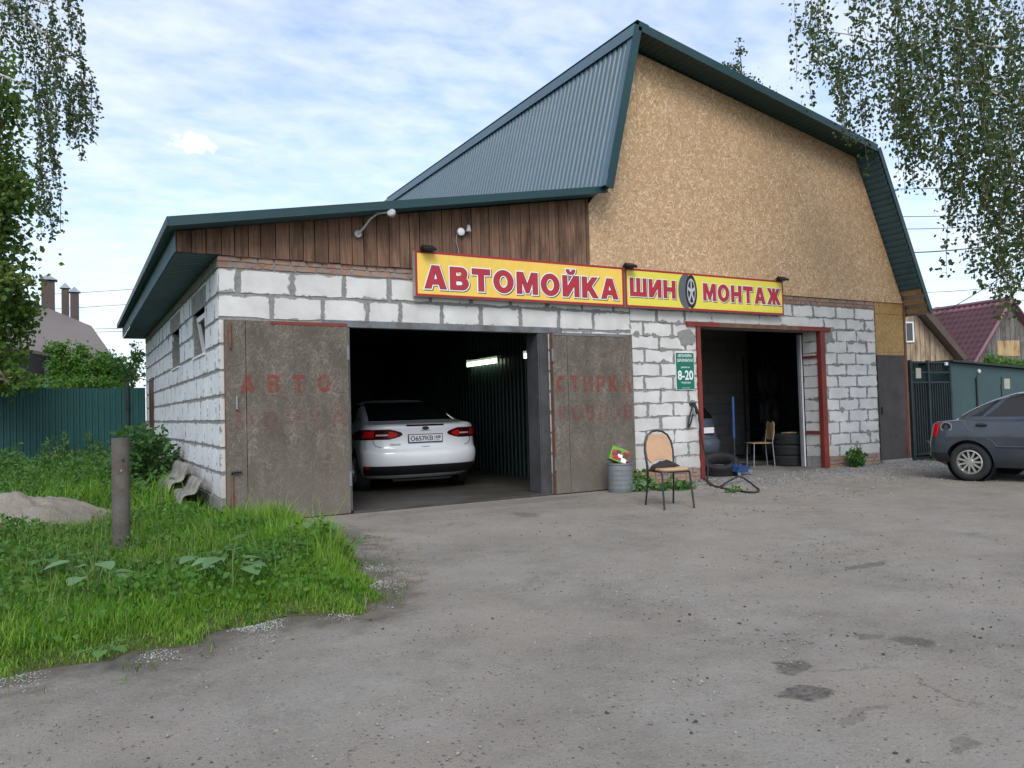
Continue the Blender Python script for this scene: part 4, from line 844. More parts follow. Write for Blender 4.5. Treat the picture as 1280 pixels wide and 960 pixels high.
# ================================================================== cars: bodies lofted from plan outlines at many heights
class Car:
    def __init__(s, lv, cr=.45, cf=.6, a=2.3, b=2.9, L=4.5):
        lv = np.array(lv, float); zz = []
        for i in range(len(lv)-1): zz += list(np.linspace(lv[i, 0], lv[i+1, 0], 4)[:-1])
        s.z = np.array(zz+[lv[-1, 0]]); raw = np.stack([np.interp(s.z, lv[:, 0], lv[:, k]) for k in range(1, 4)], 1)
        sm = raw.copy()
        for _ in range(2): sm[1:-1] = .25*sm[:-2]+.5*sm[1:-1]+.25*sm[2:]
        s.d = sm; s.cr, s.cf, s.a, s.b = cr, cf, a, b
    def par(s, z): return [float(np.interp(z, s.z, s.d[:, k])) for k in range(3)]
    def pt(s, z, u, sgn, off=0.):
        """u: 0 rear centre .. .4 rear corner .. .7 front corner .. 1 front centre"""
        xr, xf, w = s.par(z); L = xf-xr; cr = min(s.cr, L*.45); cf = min(s.cf, L*.45)
        if u <= .4:
            th = u/.4*PI/2; y = w*max(0., math.sin(th))**(2/s.b); x = xr+cr*(1-max(0., math.cos(th))**(2/s.a))
        elif u < .7: x = xr+cr+(xf-cf-xr-cr)*(u-.4)/.3; y = w
        else:
            th = (1-u)/.3*PI/2; y = w*max(0., math.sin(th))**(2/s.b); x = xf-cf*(1-max(0., math.cos(th))**(2/s.a))
        p = Vector((x, y*sgn, z))
        if off:
            e = 1e-3; q = s.pt(z, min(u+e, 1), sgn); q0 = s.pt(z, max(u-e, 0), sgn if u > e else sgn); r = s.pt(min(z+.004, s.z[-1]-1e-4), u, sgn); r0 = s.pt(max(z-.004, s.z[0]), u, sgn)
            n = (q-q0).cross(r-r0)*(-sgn)
            if n.length > 1e-12:
                n.normalize(); p = p+n*off
        return p
    def us(s, z, x):
        xr, xf, w = s.par(z); L = xf-xr; cr = min(s.cr, L*.45); cf = min(s.cf, L*.45)
        if x < xr+cr: return .4*(2/PI)*math.acos(min(1, max(0, 1-(x-xr)/cr))**(s.a/2))
        return .4+.3*(x-xr-cr)/(xf-cf-xr-cr)
    def body(s, name, mat, parent, wheels, R_, arch=.045):
        uu = list(np.linspace(0, .4, 15))+list(np.linspace(.4, .7, 16))[1:]+list(np.linspace(.7, 1, 12))[1:]
        m = MB(); rows = []
        for z in s.z: rows.append([s.pt(z, u, 1) for u in uu]+[s.pt(z, u, -1) for u in uu[-2:0:-1]])
        m.grid(rows, True); n = len(rows[0]); m.f.append(tuple(range(n-1, -1, -1))); k = (len(rows)-1)*n; m.f.append(tuple(range(k, k+n)))
        o = m.build(name, mat, parent); bm = bmesh.new(); bm.from_mesh(o.data); bmesh.ops.remove_doubles(bm, verts=bm.verts, dist=1e-5); bmesh.ops.recalc_face_normals(bm, faces=bm.faces); bm.to_mesh(o.data); bm.free()
        c = MB()
        for (x, yw) in wheels:
            for sg in (1, -1):
                c.lathe([(R_+arch, 0), (R_+arch, .6)], 36, Matrix.Translation((x, sg*(yw-.16), R_*1.02)) @ Matrix.Rotation(-sg*PI/2, 4, 'X'))
        co = c.build('cut', None); bm = bmesh.new(); bm.from_mesh(co.data); bmesh.ops.recalc_face_normals(bm, faces=bm.faces); bm.to_mesh(co.data); bm.free()
        par = o.parent; o.parent = None
        md = o.modifiers.new('b', 'BOOLEAN'); md.object = co; md.operation = 'DIFFERENCE'; md.solver = 'EXACT'
        dg = bpy.context.evaluated_depsgraph_get(); dg.update(); me = bpy.data.meshes.new_from_object(o.evaluated_get(dg)); o.modifiers.clear(); o.data = me; me.name = name
        bpy.data.objects.remove(co); o.parent = par; me.shade_smooth(); e = o.modifiers.new('es', 'EDGE_SPLIT'); e.split_angle = math.radians(40)
        for (x, yw) in wheels:                               # dark linings of the wheel wells
            for sg in (1, -1):
                m = MB().lathe([(R_+arch-.004, 0.012), (R_+arch-.004, .16)], 36, Matrix.Translation((x, sg*(yw-.16), R_*1.02)) @ Matrix.Rotation(-sg*PI/2, 4, 'X')); m.f = m.f[:-1]; m.build('wheel_well', 'black_plastic', o)
        return o
    def patch(s, name, mat, parent, f0, f1, z0, z1, sgn, off=.004, nu=10, nz=8):
        """surface patch between u=f0(t) and u=f1(t) for t 0..1 up the height; sgn 0 = both sides across the rear"""
        P_ = []
        for i in range(nz+1):
            t = i/nz; z = z0+(z1-z0)*t; a, b = f0(t), f1(t); row = []
            for j in range(nu+1):
                u = a+(b-a)*j/nu
                row.append(s.pt(z, abs(u), (1 if u >= 0 else -1) if sgn == 0 else sgn, off))
            P_.append(row)
        return MB().grid(P_).build(name, mat, parent, 'all')
    def seam(s, name, parent, pts, r=.004, mat='black_plastic', off=.0):
        return MB().tube([s.pt(z, abs(u), 1 if u >= 0 else -1, off) for z, u in pts], r, 5).build(name, mat, parent)
# --- white sedan in the wash bay
WL = [(.19, .34, 4.2, .78), (.25, .20, 4.38, .86), (.33, .10, 4.45, .895), (.42, .045, 4.48, .91), (.52, .02, 4.49, .915), (.60, .03, 4.49, .915), (.64, .075, 4.48, .912), (.72, .10, 4.44, .91), (.84, .10, 4.2, .905), (.93, .085, 3.55, .895),
      (.985, .08, 3.2, .875), (1.015, .14, 3.14, .85), (1.035, .36, 3.10, .815), (1.055, .50, 3.05, .775), (1.13, .70, 2.90, .735), (1.22, .93, 2.74, .695), (1.30, 1.20, 2.58, .645), (1.355, 1.48, 2.42, .585), (1.39, 1.75, 2.25, .50), (1.405, 1.92, 2.14, .36)]
wc = Car(WL, .42, .7, 2.2, 3.0)
wt = thing('white_sedan', 'white sedan parked nose in inside the car wash, red tail lights showing', 'car', (3.15, 1.42, .016), PI/2-math.radians(5))
wb = wc.body('body', 'car_white', wt, [(.95, .86), (3.6, .86)], .318)
for x in (.95, 3.6):
    for sg in (1, -1): wheel(wt, (x, sg*.795, .318), sg)
const = lambda v: (lambda t: v)
wc.patch('rear_window', 'glass_dark', wt, lambda t: -.27+.0*t, lambda t: .27-.0*t, 1.06, 1.352, 0, .004, 22, 10)
for sg in (1, -1):
    wc.patch('side_window', 'glass_dark', wt, lambda t: wc.us(1.03+.34*t, 1.28+.42*t), lambda t: wc.us(1.03+.34*t, 2.02), 1.045, 1.325, sg, .004, 8, 8)
    wc.patch('side_window', 'glass_dark', wt, lambda t: wc.us(1.03+.34*t, 2.08), lambda t: wc.us(1.03+.34*t, 2.9-.5*t), 1.045, 1.325, sg, .004, 8, 8)
    tl = wc.patch('tail_light', 'lamp_red_dark', wt, lambda t: .062+.06*abs(2*t-1)**2.2, lambda t: .43-.035*t+.03*math.sin(PI*t), .79, .94, sg, .006, 22, 8)
    wc.patch('brake_lens', 'lamp_red', tl, const(.22), lambda t: .335-.02*t, .82, .918, sg, .010, 8, 5); wc.patch('reverse_lens', 'lamp_clear', tl, const(.13), const(.205), .845, .868, sg, .010, 6, 2)
    wc.patch('lens_edge', 'lamp_red', tl, lambda t: .082+.03*abs(2*t-1)**2, const(.128), .815, .905, sg, .009, 6, 5)
    wc.patch('reflector', 'lamp_red', wt, const(.265), lambda t: .31, .36, .395, sg, .010, 6, 2)
    MB().lathe([(.0, -.05), (.06, -.05), (.085, 0), (.08, .05), (.05, .09), (0, .1)], 16, Matrix.Translation((2.78, sg*.98, 1.03)) @ Matrix.Rotation(-PI/2, 4, 'Y') @ Matrix.Scale(.7, 4, (1, 0, 0))).build('mirror', 'car_white', wt, True)
wc.patch('lower_bumper', 'black_plastic', wt, const(-.34), const(.34), .255, .40, 0, .004, 26, 4)
wc.patch('bumper_lip', 'zinc', wt, const(-.11), const(.11), .20, .235, 0, .05, 8, 2)
wc.patch('high_brake_light', 'lamp_red_dark', wt, const(-.05), const(.05), .975, .995, 0, .008, 8, 2)
wc.seam('boot_seam', wt, [(.79, .225), (.74, .22), (.70, .205), (.675, .175), (.668, 0), (.675, -.175), (.70, -.205), (.74, -.22), (.79, -.225)], .005, 'sign_grey', .004)
wc.seam('boot_seam', wt, [(.905, .15), (.912, 0), (.905, -.15)], .005, 'sign_grey', .004); wc.seam('bumper_seam', wt, [(.62, .40), (.63, .30), (.80, .30)], .003, 'sign_grey', .001)
def plate(parent, T, text, region):
    """number plate: local x right, z up, faces -y, mapped by matrix T"""
    def mp(ob):
        for v in ob.data.vertices: v.co = T @ v.co
        return ob
    p = mp(B('number_plate', 'black_plastic', parent, (-.27, .27, -.006, .01, -.068, .062))); mp(B('plate_face', 'sign_white', p, (-.258, .258, -.010, -.0062, -.052, .052)))
    if not text: return
    mp(lettering('plate_text', text, 'sign_black', p, -.235, .115, -.038, .036, -.0115, bold=.02)); mp(lettering('plate_text', region, 'sign_black', p, .155, .235, -.012, .038, -.0115, bold=.02)); mp(B('plate_bar', 'sign_black', p, (.135, .139, -.0112, -.0102, -.05, .05)))
    mp(lettering('plate_text', 'RUS', 'sign_black', p, .155, .215, -.042, -.024, -.0115, bold=.01))
# plates: car-local frame, right = -y, outward = -x
def T_car(x, y, z, tilt=0.): return Matrix.Translation((x, y, z)) @ Matrix.Rotation(-PI/2, 4, 'Z') @ Matrix.Rotation(tilt, 4, 'X')
plate(wt, T_car(.088, 0, .795), 'О657КВ', '68')
def carword(par, s, w_, h_, T, bold=.01):
    ob = lettering('badge_text', s, 'sign_black', par, -w_/2, w_/2, 0, h_, 0, bold=bold)
    for v in ob.data.vertices: v.co = T @ v.co
carword(wt, 'FOCUS', .15, .026, T_car(.112, .46, .70) @ Matrix.Rotation(math.radians(-8), 4, 'Z'))
m = MB(); m.lathe([(0, 0), (.05, .0), (.055, .006), (.05, .011), (0, .012)], 22, Matrix.Translation((.085, 0, .945)) @ Matrix.Rotation(-PI/2, 4, 'Y') @ Matrix.Scale(.48, 4, (1, 0, 0))); m.build('badge', 'sign_black', wt, True)
MB().tube([(1.82, 0, 1.40), (1.74, 0, 1.445), (1.70, 0, 1.455)], [.02, .012, .006], 6).build('antenna', 'black_plastic', wt, True)
# --- dark old sedan on the right
DL = [(.20, .22, 3.95, .70), (.27, .10, 4.05, .77), (.35, .05, 4.1, .80), (.46, .03, 4.12, .815), (.55, .035, 4.12, .82), (.66, .06, 4.1, .82), (.76, .075, 4.0, .812), (.82, .085, 3.5, .80), (.850, .12, 3.05, .785), (.862, .24, 2.98, .765), (.878, .38, 2.95, .735),
      (.98, .52, 2.8, .70), (1.08, .71, 2.62, .66), (1.18, .95, 2.45, .62), (1.25, 1.18, 2.3, .565), (1.29, 1.42, 2.15, .48), (1.305, 1.6, 2.05, .36)]
dc = Car(DL, .26, .6, 2.2, 3.4)
WR = gnd(1215, 601); ha = math.radians(-80); dfw = Vector((math.cos(ha), math.sin(ha), 0)); dl_ = Vector((-math.sin(ha), math.cos(ha), 0))
org = Vector((WR.x, WR.y, 0))-dfw*.68+dl_*.72
dt = thing('dark_sedan', 'worn dark grey sedan with a missing fuel flap parked on the gravel', 'car', org, ha)
db = dc.body('body', 'car_dark', dt, [(.68, .775), (3.16, .775)], .272, .04)
for x in (.68, 3.16):
    for sg in (1, -1): wheel(dt, (x, sg*.705, .272), sg, .272, .168, .18, 11)
for sg in (1, -1):
    dc.patch('side_window', 'glass_tint', dt, lambda t: dc.us(.92+.31*t, .88+.32*t**.8), lambda t: dc.us(.92+.31*t, 1.66), .92, 1.23, sg, .004, 8, 8); dc.patch('side_window', 'glass_tint', dt, lambda t: dc.us(.92+.31*t, 1.72), lambda t: dc.us(.92+.31*t, 2.75-.48*t), .92, 1.23, sg, .004, 8, 8)
    dc.patch('quarter_window', 'glass_dark', dt, lambda t: dc.us(.925+.22*t, .70+.33*t**.85), lambda t: dc.us(.925+.22*t, .845+.21*t), .925, 1.145, sg, .004, 4, 6)
    dc.patch('tail_light', 'lamp_red', dt, const(.29), lambda t: .366+.01*t, .64, .82, sg, .006, 10, 6)
    dc.patch('bumper', 'black_plastic', dt, const(.0), lambda t: dc.us(.5, .40), .27, .40, sg, .008, 16, 4)
    dc.seam('door_seam', dt, [(z, dc.us(z, x_)*sg) for z, x_ in ((1.12, .90), (1.0, .76), (.92, .66), (.82, .64), (.74, .70), (.66, .86), (.58, 1.0), (.48, 1.08))], .004, 'sign_grey', .001); dc.seam('door_seam', dt, [(z, dc.us(z, 1.69)*sg) for z in (.26, .4, .6, .8, .92)], .0035, 'black_plastic', .0)
    hd = [dc.pt(.80, dc.us(.80, x_), sg, .018) for x_ in (.80, .93)]; MB().tube([hd[0], hd[0].lerp(hd[1], .5), hd[1]], [.018, .026, .018], 8).build('door_handle', 'black_plastic', dt, True)
    dc.seam('side_moulding', dt, [(.50, dc.us(.5, x_)*sg) for x_ in (1.05, 1.4, 1.68)], .014, 'car_dark', .0)
dc.patch('rear_window', 'glass_dark', dt, const(-.26), const(.26), .92, 1.24, 0, .004, 18, 8)
P0 = dc.pt(.775, dc.us(.775, .40), -1, .002); Mf = Matrix.Translation(P0) @ Matrix.Rotation(PI/2, 4, 'X')
MB().lathe([(.062, -.02), (.062, .004), (.074, .004), (.074, -.02)], 22, Mf @ Matrix.Scale(1.08, 4, (1, 0, 0)), True).build('fuel_flap_ring', 'zinc', dt, True); MB().lathe([(0, -.006), (.062, -.006), (.062, .001), (0, .001)], 22, Mf).build('fuel_opening', 'black_plastic', dt); MB().lathe([(0, .0), (.026, .0), (.026, .012), (0, .013)], 12, Mf).build('fuel_cap', 'car_dark', dt)
# --- blue-grey hatchback inside the workshop
HL = [(.20, .22, 3.7, .70), (.28, .06, 3.8, .80), (.38, .0, 3.85, .83), (.52, .0, 3.85, .835), (.58, .05, 3.85, .835), (.70, .08, 3.8, .835), (.85, .10, 3.3, .825), (.95, .13, 3.0, .80), (1.05, .20, 2.85, .765), (1.2, .34, 2.6, .71), (1.35, .52, 2.4, .64), (1.42, .70, 2.2, .56), (1.45, .95, 2.0, .42)]
hc_ = Car(HL, .30, .6, 2.3, 3.2); hx = wall(905, 555, 1.15)
ht = thing('blue_hatchback', 'blue grey hatchback half hidden behind the red door post inside the workshop', 'car', (hx.x-.84, 1.05, .014), PI/2)
hc_.body('body', 'car_blue', ht, [(.75, .78), (3.1, .78)], .29)
for x in (.75, 3.1):
    for sg in (1, -1): wheel(ht, (x, sg*.715, .29), sg, .29, .175, .18, 8)
hc_.patch('rear_window', 'glass_dark', ht, const(-.29), const(.29), .93, 1.33, 0, .004, 16, 8); hc_.patch('bumper', 'car_blue', ht, const(-.40), const(.40), .34, .54, 0, .022, 26, 5)
for sg in (1, -1): hc_.patch('tail_light', 'lamp_red', ht, const(.30), const(.40), .95, 1.20, sg, .008, 8, 6); hc_.patch('side_window', 'glass_dark', ht, lambda t: hc_.us(.97+.34*t, .8+.2*t), lambda t: hc_.us(.97+.34*t, 1.9), .97, 1.31, sg, .004, 8, 6)
plate(ht, T_car(.06, -.30, .72), None, None)
# ================================================================== small things in front of the building
bc = gnd(776, 615)
bt = thing('metal_bin', 'grey galvanised round bin standing against the right door leaf', 'bin', (bc.x, bc.y, 0))
pr = [(.0, .004), (.165, .004), (.168, .02)]
for k in range(5): z = .05+k*.065; pr += [(.172, z), (.1745, z+.012), (.172, z+.024)]
pr += [(.172, .38), (.18, .392), (.18, .41), (.17, .412), (.163, .40), (.16, .06), (0, .05)]
MB().lathe(pr, 30).build('drum', 'galvanised', bt, 30); MB().lathe([(0, .385), (.158, .385), (.158, .392), (0, .394)], 24).build('lid', 'black_plastic', bt)
pk = thing('printed_carton', 'crumpled green and red printed carton lying on top of the bin', 'carton', (bc.x-.02, bc.y, .415), math.radians(-22))
M = Matrix.Translation((-.02, 0, .055)) @ Matrix.Rotation(math.radians(24), 4, 'Y') @ Matrix.Rotation(math.radians(-12), 4, 'X')
m = MB(); m.box(-.13, .13, -.05, .06, -.055, .15, M=M); cb = m.build('carton_body', 'pack_green', pk, bevel=.008)
random.seed(4)
for k in range(13):
    a, b = random.uniform(-.12, .07), random.uniform(-.05, .10); m = MB(); m.box(a, min(.127, a+random.uniform(.04, .09)), -.0525-.0004*k, -.0501, b, min(.148, b+random.uniform(.03, .07)), M=M)
    m.build('printed_patch', ('pack_red', 'pack_dark', 'sign_white', 'pack_red')[k % 4], cb)
m = MB(); m.box(.105, .131, -.054, .061, -.054, .152, M=M); m.build('carton_flap', 'pack_red', pk)
m = MB(); m.box(-.12, .115, -.045, .055, .1505, .156, M=M @ Matrix.Rotation(math.radians(4), 4, 'Y')); m.build('carton_flap', 'pack_green', pk)
# banquet chair: local -y = front
chc = Vector((4.70, -2.15, 0)); ch = thing('visitor_chair', 'black framed chair with tan vinyl oval back standing on the asphalt', 'chair', chc, math.radians(-14))
sw_, sd_ = .20, .19
for sx, nm in ((-1, 'l'), (1, 'r')):
    MB().tube([(sx*.19, -.25, .0), (sx*.185, -.215, .22), (sx*.175, -.19, .425)], .0115, 8).build('leg', 'black_steel', ch, True)
    MB().tube([(sx*.185, .26, .0), (sx*.175, .22, .22), (sx*.17, .195, .42)], .0115, 8).build('leg', 'black_steel', ch, True)
MB().tube([(sx, y, .425) for sx, y in ((-.175, -.18), (-.13, -.205), (.13, -.205), (.175, -.18), (.175, .18), (.1, .20), (-.1, .20), (-.175, .18), (-.175, -.18))], .0115, 8).build('seat_frame', 'black_steel', ch, True)
hoop = [(-.172, .195, .42), (-.182, .215, .55), (-.188, .235, .66), (-.175, .25, .76), (-.135, .262, .84), (-.07, .27, .885), (0, .272, .897), (.07, .27, .885), (.135, .262, .84), (.175, .25, .76), (.188, .235, .66), (.182, .215, .55), (.172, .195, .42)]
MB().tube(hoop, .0125, 8).build('back_frame', 'black_steel', ch, True)
bp = [(-.12, .50), (-.165, .56), (-.172, .65), (-.16, .75), (-.12, .825), (-.06, .868), (-.05, .852), (.05, .852), (.06, .868), (.12, .825), (.16, .75), (.172, .65), (.165, .56), (.12, .50), (.08, .535), (0, .545), (-.08, .535)]
by = lambda z: .19+.075*(z-.42)/.4
MB().prism([(x_, by(z)-.018, z) for x_, z in bp], (0, .03, 0)).build('backrest', 'chair_vinyl', ch, bevel=.008)
spts = [(-.185, -.15), (-.15, -.205), (0, -.222), (.15, -.205), (.185, -.15), (.19, .12), (.16, .185), (-.16, .185), (-.19, .12)]
MB().prism([(x_, y, .432) for x_, y in spts], (0, 0, .035)).build('seat', 'chair_vinyl', ch, bevel=.014)
# jacket dropped on the seat
jk = []; nr, na = 9, 34
for i in range(nr+1):
    r = i/nr; row = []
    for j in range(na):
        t = 2*PI*j/na; rr = r*(1+.22*math.sin(2*t+.5)+.12*math.sin(5*t)); x_ = -.02+.17*rr*math.cos(t); y = .05+.125*rr*math.sin(t)
        z = .472+.055*(1-r**2)*(1+.6*vnoise(x_*9, y*9, 1.2, 7.))+.018*math.sin(17*x_+9*y)*(1-r)
        if x_ < -.165: z -= (-.165-x_)*1.2
        row.append((x_, y, max(z, .471 if abs(x_) < .18 else .3)))
    jk.append(row)
jt = MB().grid(jk, True).build('folded_jacket', 'cloth_dark', None, 'all', solid=.012); jt.location = chc; jt.rotation_euler = (0, 0, math.radians(-14))
tag(jt, 'dark brown jacket crumpled on the seat of the tan chair', 'jacket')
# tyres
def tyre(label, loc, rot, R_=.31, group=None):
    o = tyre_mesh('tyre', R_, R_*.62, .195, 44).build('tyre', 'rubber', None, 40); o.location = loc; o.rotation_euler = rot
    lug = MB()
    for k in range(44):
        for sg in (-1, 1):
            lug.box(R_-.006, R_+.006, -.012, .012, .035, .088, M=Matrix.Rotation(2*PI*(k+(.5 if sg > 0 else 0))/44, 4, 'Z') @ Matrix.Scale(sg, 4, (0, 0, 1)))
    lug.build('tread', 'rubber', o)['kind'] = 'stuff'
    return tag(o, label, 'tyre', group)
tp = gnd(905, 592); tyre('single tyre lying tilted beside the blue jack in the workshop doorway', (7.93, .30, .19), (math.radians(17), math.radians(-14), 0), .31)
sp = Vector((10.30, .86, 0))
for k, lab in enumerate(('bottom tyre of the stack of three at the right of the dark doorway', 'middle tyre of the stack of three at the right of the dark doorway', 'top tyre of the stack of three at the right of the dark doorway')):
    tyre(lab, (sp.x+.015*(k-1), sp.y, .115+.198*k), (0, 0, k*.7), .30, 'tyres stacked in the workshop')
for k in range(3): tyre(('lowest', 'middle', 'highest')[k]+' dim tyre standing on the wall rack behind the tyre stack', (11.15, 2.05+.03*k, .34+.66*k), (PI/2, 0, .3), .31, 'tyres on the rack')
tr = thing('tyre_rack', 'dark steel rack holding tyres at the back of the workshop', 'rack', (11.15, 2.2, 0))
for sx in (-.3, .24):
    for y in (-.26, .28): B('post', 'black_steel', tr, (sx, sx+.03, y, y+.03, .014, 2.2))
for z in (.0, .66, 1.32): B('shelf', 'black_steel', tr, (-.3, .27, -.26, .31, z+.016 if z == 0 else z+.0, z+.03 if z == 0 else z+.014))
# trolley jack
jx = thing('trolley_jack', 'blue trolley jack with its tall handle standing upright', 'jack', (8.12, .05, .013), math.radians(200))
for y in (-.085, .075): MB().prism([(-.26, y, .05), (.24, y, .04), (.26, y, .10), (.12, y, .15), (-.12, y, .16), (-.26, y, .12)], (0, .012, 0)).build('side_plate', 'blue_paint', jx)
B('cross_plate', 'blue_paint', jx, (-.16, .14, -.072, .074, .06, .10)); MB().tube([(.16, -.06, .09), (-.20, -.02, .17)], .025, 8).build('lift_arm', 'blue_paint', jx, True); MB().lathe([(0, .16), (.05, .165), (.055, .185), (.03, .19), (0, .188)], 16, Matrix.Translation((-.20, 0, 0))).build('saddle', 'black_steel', jx, True)
for x_, r in ((-.22, .045), (.21, .032)):
    for y in (-.115, .10): MB().lathe([(0, -.012), (r, -.012), (r, .012), (0, .012)], 18, Matrix.Translation((x_, y, r+.001)) @ Matrix.Rotation(PI/2, 4, 'X')).build('wheel', 'zinc', jx, True)
MB().tube([(.17, 0, .10), (.16, 0, .30), (.15, 0, .62)], .014, 10).build('handle_lower', 'black_steel', jx, True); MB().tube([(.15, 0, .62), (.14, 0, 1.30)], .021, 10).build('handle', 'blue_paint', jx, True); B('handle_socket', 'blue_paint', jx, (.12, .21, -.04, .04, .08, .2))
# plywood chair inside
ic = thing('plywood_chair', 'plywood chair with thin steel legs standing in the dark workshop', 'chair', (9.70, 1.05, .014), math.radians(-115))
for sx in (-1, 1):
    MB().tube([(sx*.17, -.19, 0), (sx*.165, -.17, .43)], .010, 6).build('leg', 'zinc', ic, True); MB().tube([(sx*.17, .21, 0), (sx*.165, .18, .45), (sx*.16, .23, .80)], .010, 6).build('leg', 'zinc', ic, True)
MB().prism([(x_, y, .435) for x_, y in ((-.19, -.2), (.19, -.2), (.2, .15), (.14, .19), (-.14, .19), (-.2, .15))], (0, 0, .014)).build('seat', 'plywood', ic, bevel=.004)
MB().prism([(x_, .2+.05*(z-.5), z) for x_, z in ((-.15, .50), (.15, .50), (.185, .62), (.17, .80), (.12, .84), (.05, .815), (-.05, .815), (-.12, .84), (-.17, .80), (-.185, .62))], (0, .013, 0)).build('backrest', 'plywood', ic, bevel=.004)
tag(B('wall_notice', 'paper', None, (9.0, 9.4, 3.665, 3.672, 1.75, 2.1)), 'pale notice pinned on the dark rear wall of the workshop', 'notice')
tag(MB().prism([(10.1, .74, .62), (10.32, .70, .62), (10.33, .86, .62), (10.12, .90, .62)], (0, 0, .02)).build('wood_offcut', 'plywood'), 'small wooden board lying on top of the tyre stack', 'board')
# wash hose hung on the wall by the red frame
hz = thing('wash_hose', 'black hose hanging from a hook by the red frame and looping on the gravel', 'hose', (7.06, -.06, 0)); ho_ = Vector((7.06, -.06, 0))
path = [Vector((7.045, -.06, 1.06)), Vector((7.03, -.07, 1.02)), Vector((6.99, -.05, .88)), Vector((6.96, -.045, .86)), Vector((6.99, -.045, 1.0)), Vector((7.06, -.06, 1.19)), Vector((7.10, -.085, 1.17)), Vector((7.15, -.09, 1.0)), Vector((7.19, -.10, .6)), Vector((7.23, -.16, .22))]
for p in ((884, 603), (889, 608), (905, 612), (928, 616), (944, 617), (949, 614), (944, 610), (934, 602)): q = gnd(*p); path.append(Vector((q.x, q.y, .018)))
q = gnd(924, 604); path.append(Vector((q.x, q.y, .10))); q = gnd(909, 607); path.append(Vector((q.x, q.y, .05))); q = gnd(897, 610); path.append(Vector((q.x, q.y, .018))); q = gnd(880, 600); path.append(Vector((q.x, q.y, .018)))
def smooth_path(p, n=6):
    out = []
    for i in range(len(p)-1):
        a, b, c, d = p[max(i-1, 0)], p[i], p[i+1], p[min(i+2, len(p)-1)]
        for k in range(n):
            t = k/n; out.append(.5*((2*b)+(c-a)*t+(2*a-5*b+4*c-d)*t*t+(3*b-a-3*c+d)*t**3))
    return out+[p[-1]]
MB().tube([p-ho_ for p in smooth_path(path)], .0125, 8).build('hose', 'black_plastic', hz, True)
MB().tube([(0, .06, 1.21), (0, -.04, 1.21)], .03, 12).build('hook', 'black_steel', hz, True); MB().tube([(0, -.01, 1.21), (.02, -.04, 1.15), (.04, -.035, 1.05)], [.028, .024, .016], 8).build('gun', 'black_plastic', hz, True)
# ================================================================== left yard things
pb = gnd(152, 700)
po = thing('pipe_post', 'rusty steel pipe post standing in the grass', 'post', (pb.x, pb.y, .0))
MB().lathe([(.071, -.1), (.071, 1.045), (.064, 1.047), (.064, .9), (.0, .9)], 28).build('pipe', 'pipe_rust', po, 30)
MB().lathe([(0, 0), (.011, 0), (.011, .008), (0, .008)], 10, Matrix.Translation((.015, -.069, .86)) @ Matrix.Rotation(PI/2, 4, 'X')).build('bolt_hole', 'black_plastic', po); MB().lathe([(0, 0), (.008, 0), (.008, .008), (0, .008)], 10, Matrix.Translation((.0, -.069, .77)) @ Matrix.Rotation(PI/2, 4, 'X')).build('bolt_hole', 'zinc', po)
def slate(label, y0, L, off, hgt, seed):
    rows = []
    for i in range(7):
        y = y0+L*i/6; row = []
        for j in range(29):
            t = j/28; s = t*1.0
            x_ = -.04-off-.50*s; z = hgt*(1-s)**1.0+.02; nrm = Vector((-hgt, 0, .5)).normalized()*-1
            wv = .035*math.sin(2*PI*2.6*s+.6); jag = (.05*vnoise(s*3, seed, 1.7, seed)) if i in (0, 6) else 0
            row.append((x_-wv*hgt*.9, y+jag, z+wv*.8))
        rows.append(row)
    o = MB().grid(rows).build('corrugated_slate_sheet', 'asbestos', None, 'all', origin=(-.3, y0+L/2, 0), solid=.008)
    tag(o, label, 'slate sheet', 'slate sheets leaning on the side wall')
slate('nearer wavy grey slate sheet leaning at the foot of the side wall', .62, 1.35, .04, .42, 1.3); slate('farther wavy grey slate sheet leaning higher against the side wall', 1.55, 1.6, .07, .56, 4.1)
# ================================================================== fence and the house behind it
fe = thing('metal_fence', 'dark green ribbed metal fence closing the yard behind the weeds', 'fence', (-6, 10., 0))
for k in range(9):
    p = ribbed_sheet('fence_panel', 'fence_green', fe, (6-.02-1.16*(k+1)+.0, .03-(.003 if k % 2 else 0), .05), (1, 0, 0), (0, 0, 1), 1.165, 1.87+.006*(k % 3), .115, .018, (0, -1, 0), .4, solid=.002)
B('post', 'gate_dark', fe, (5.58, 5.64, -.05, .0, 0, 2.05)); B('lock', 'black_steel', fe, (5.57, 5.65, -.075, -.051, 1.45, 1.62)); B('rail', 'gate_dark', fe, (-4.5, 5.95, .06, .10, 1.55, 1.61))
def quad(name, mat, pts, par, th=.15): 
    a = [Vector(p) for p in pts]; n = (a[1]-a[0]).cross(a[2]-a[0]).normalized(); o = par.location
    return MB().prism([p-o for p in a], n*th).build(name, mat, par)
D = 30.
h0 = at(90, 440, D); hl = thing('brown_roof_house', 'house with steep brown metal roof and three tall chimneys beyond the fence', 'house', (h0.x, h0.y, 0))
rA, rB_, rC = at(20, 372, D+.6), at(114, 411, D), at(150, 462, D-2.2)
nR = (rB_-rA).cross(rC-rA); dR = Vector(ray(-30, 428)); rD = Vector(CAM)+dR*(nR.dot(rA-Vector(CAM))/nR.dot(dR))      # fourth corner in the same roof plane
rl_ = ribbed_sheet
u_ = (rB_-rA)
quad('roof', 'roof_brown', [rD, rC, rB_, rA], hl, .12)
b1, b2 = at(40, 446, D+.4), at(146, 462, D-.4)
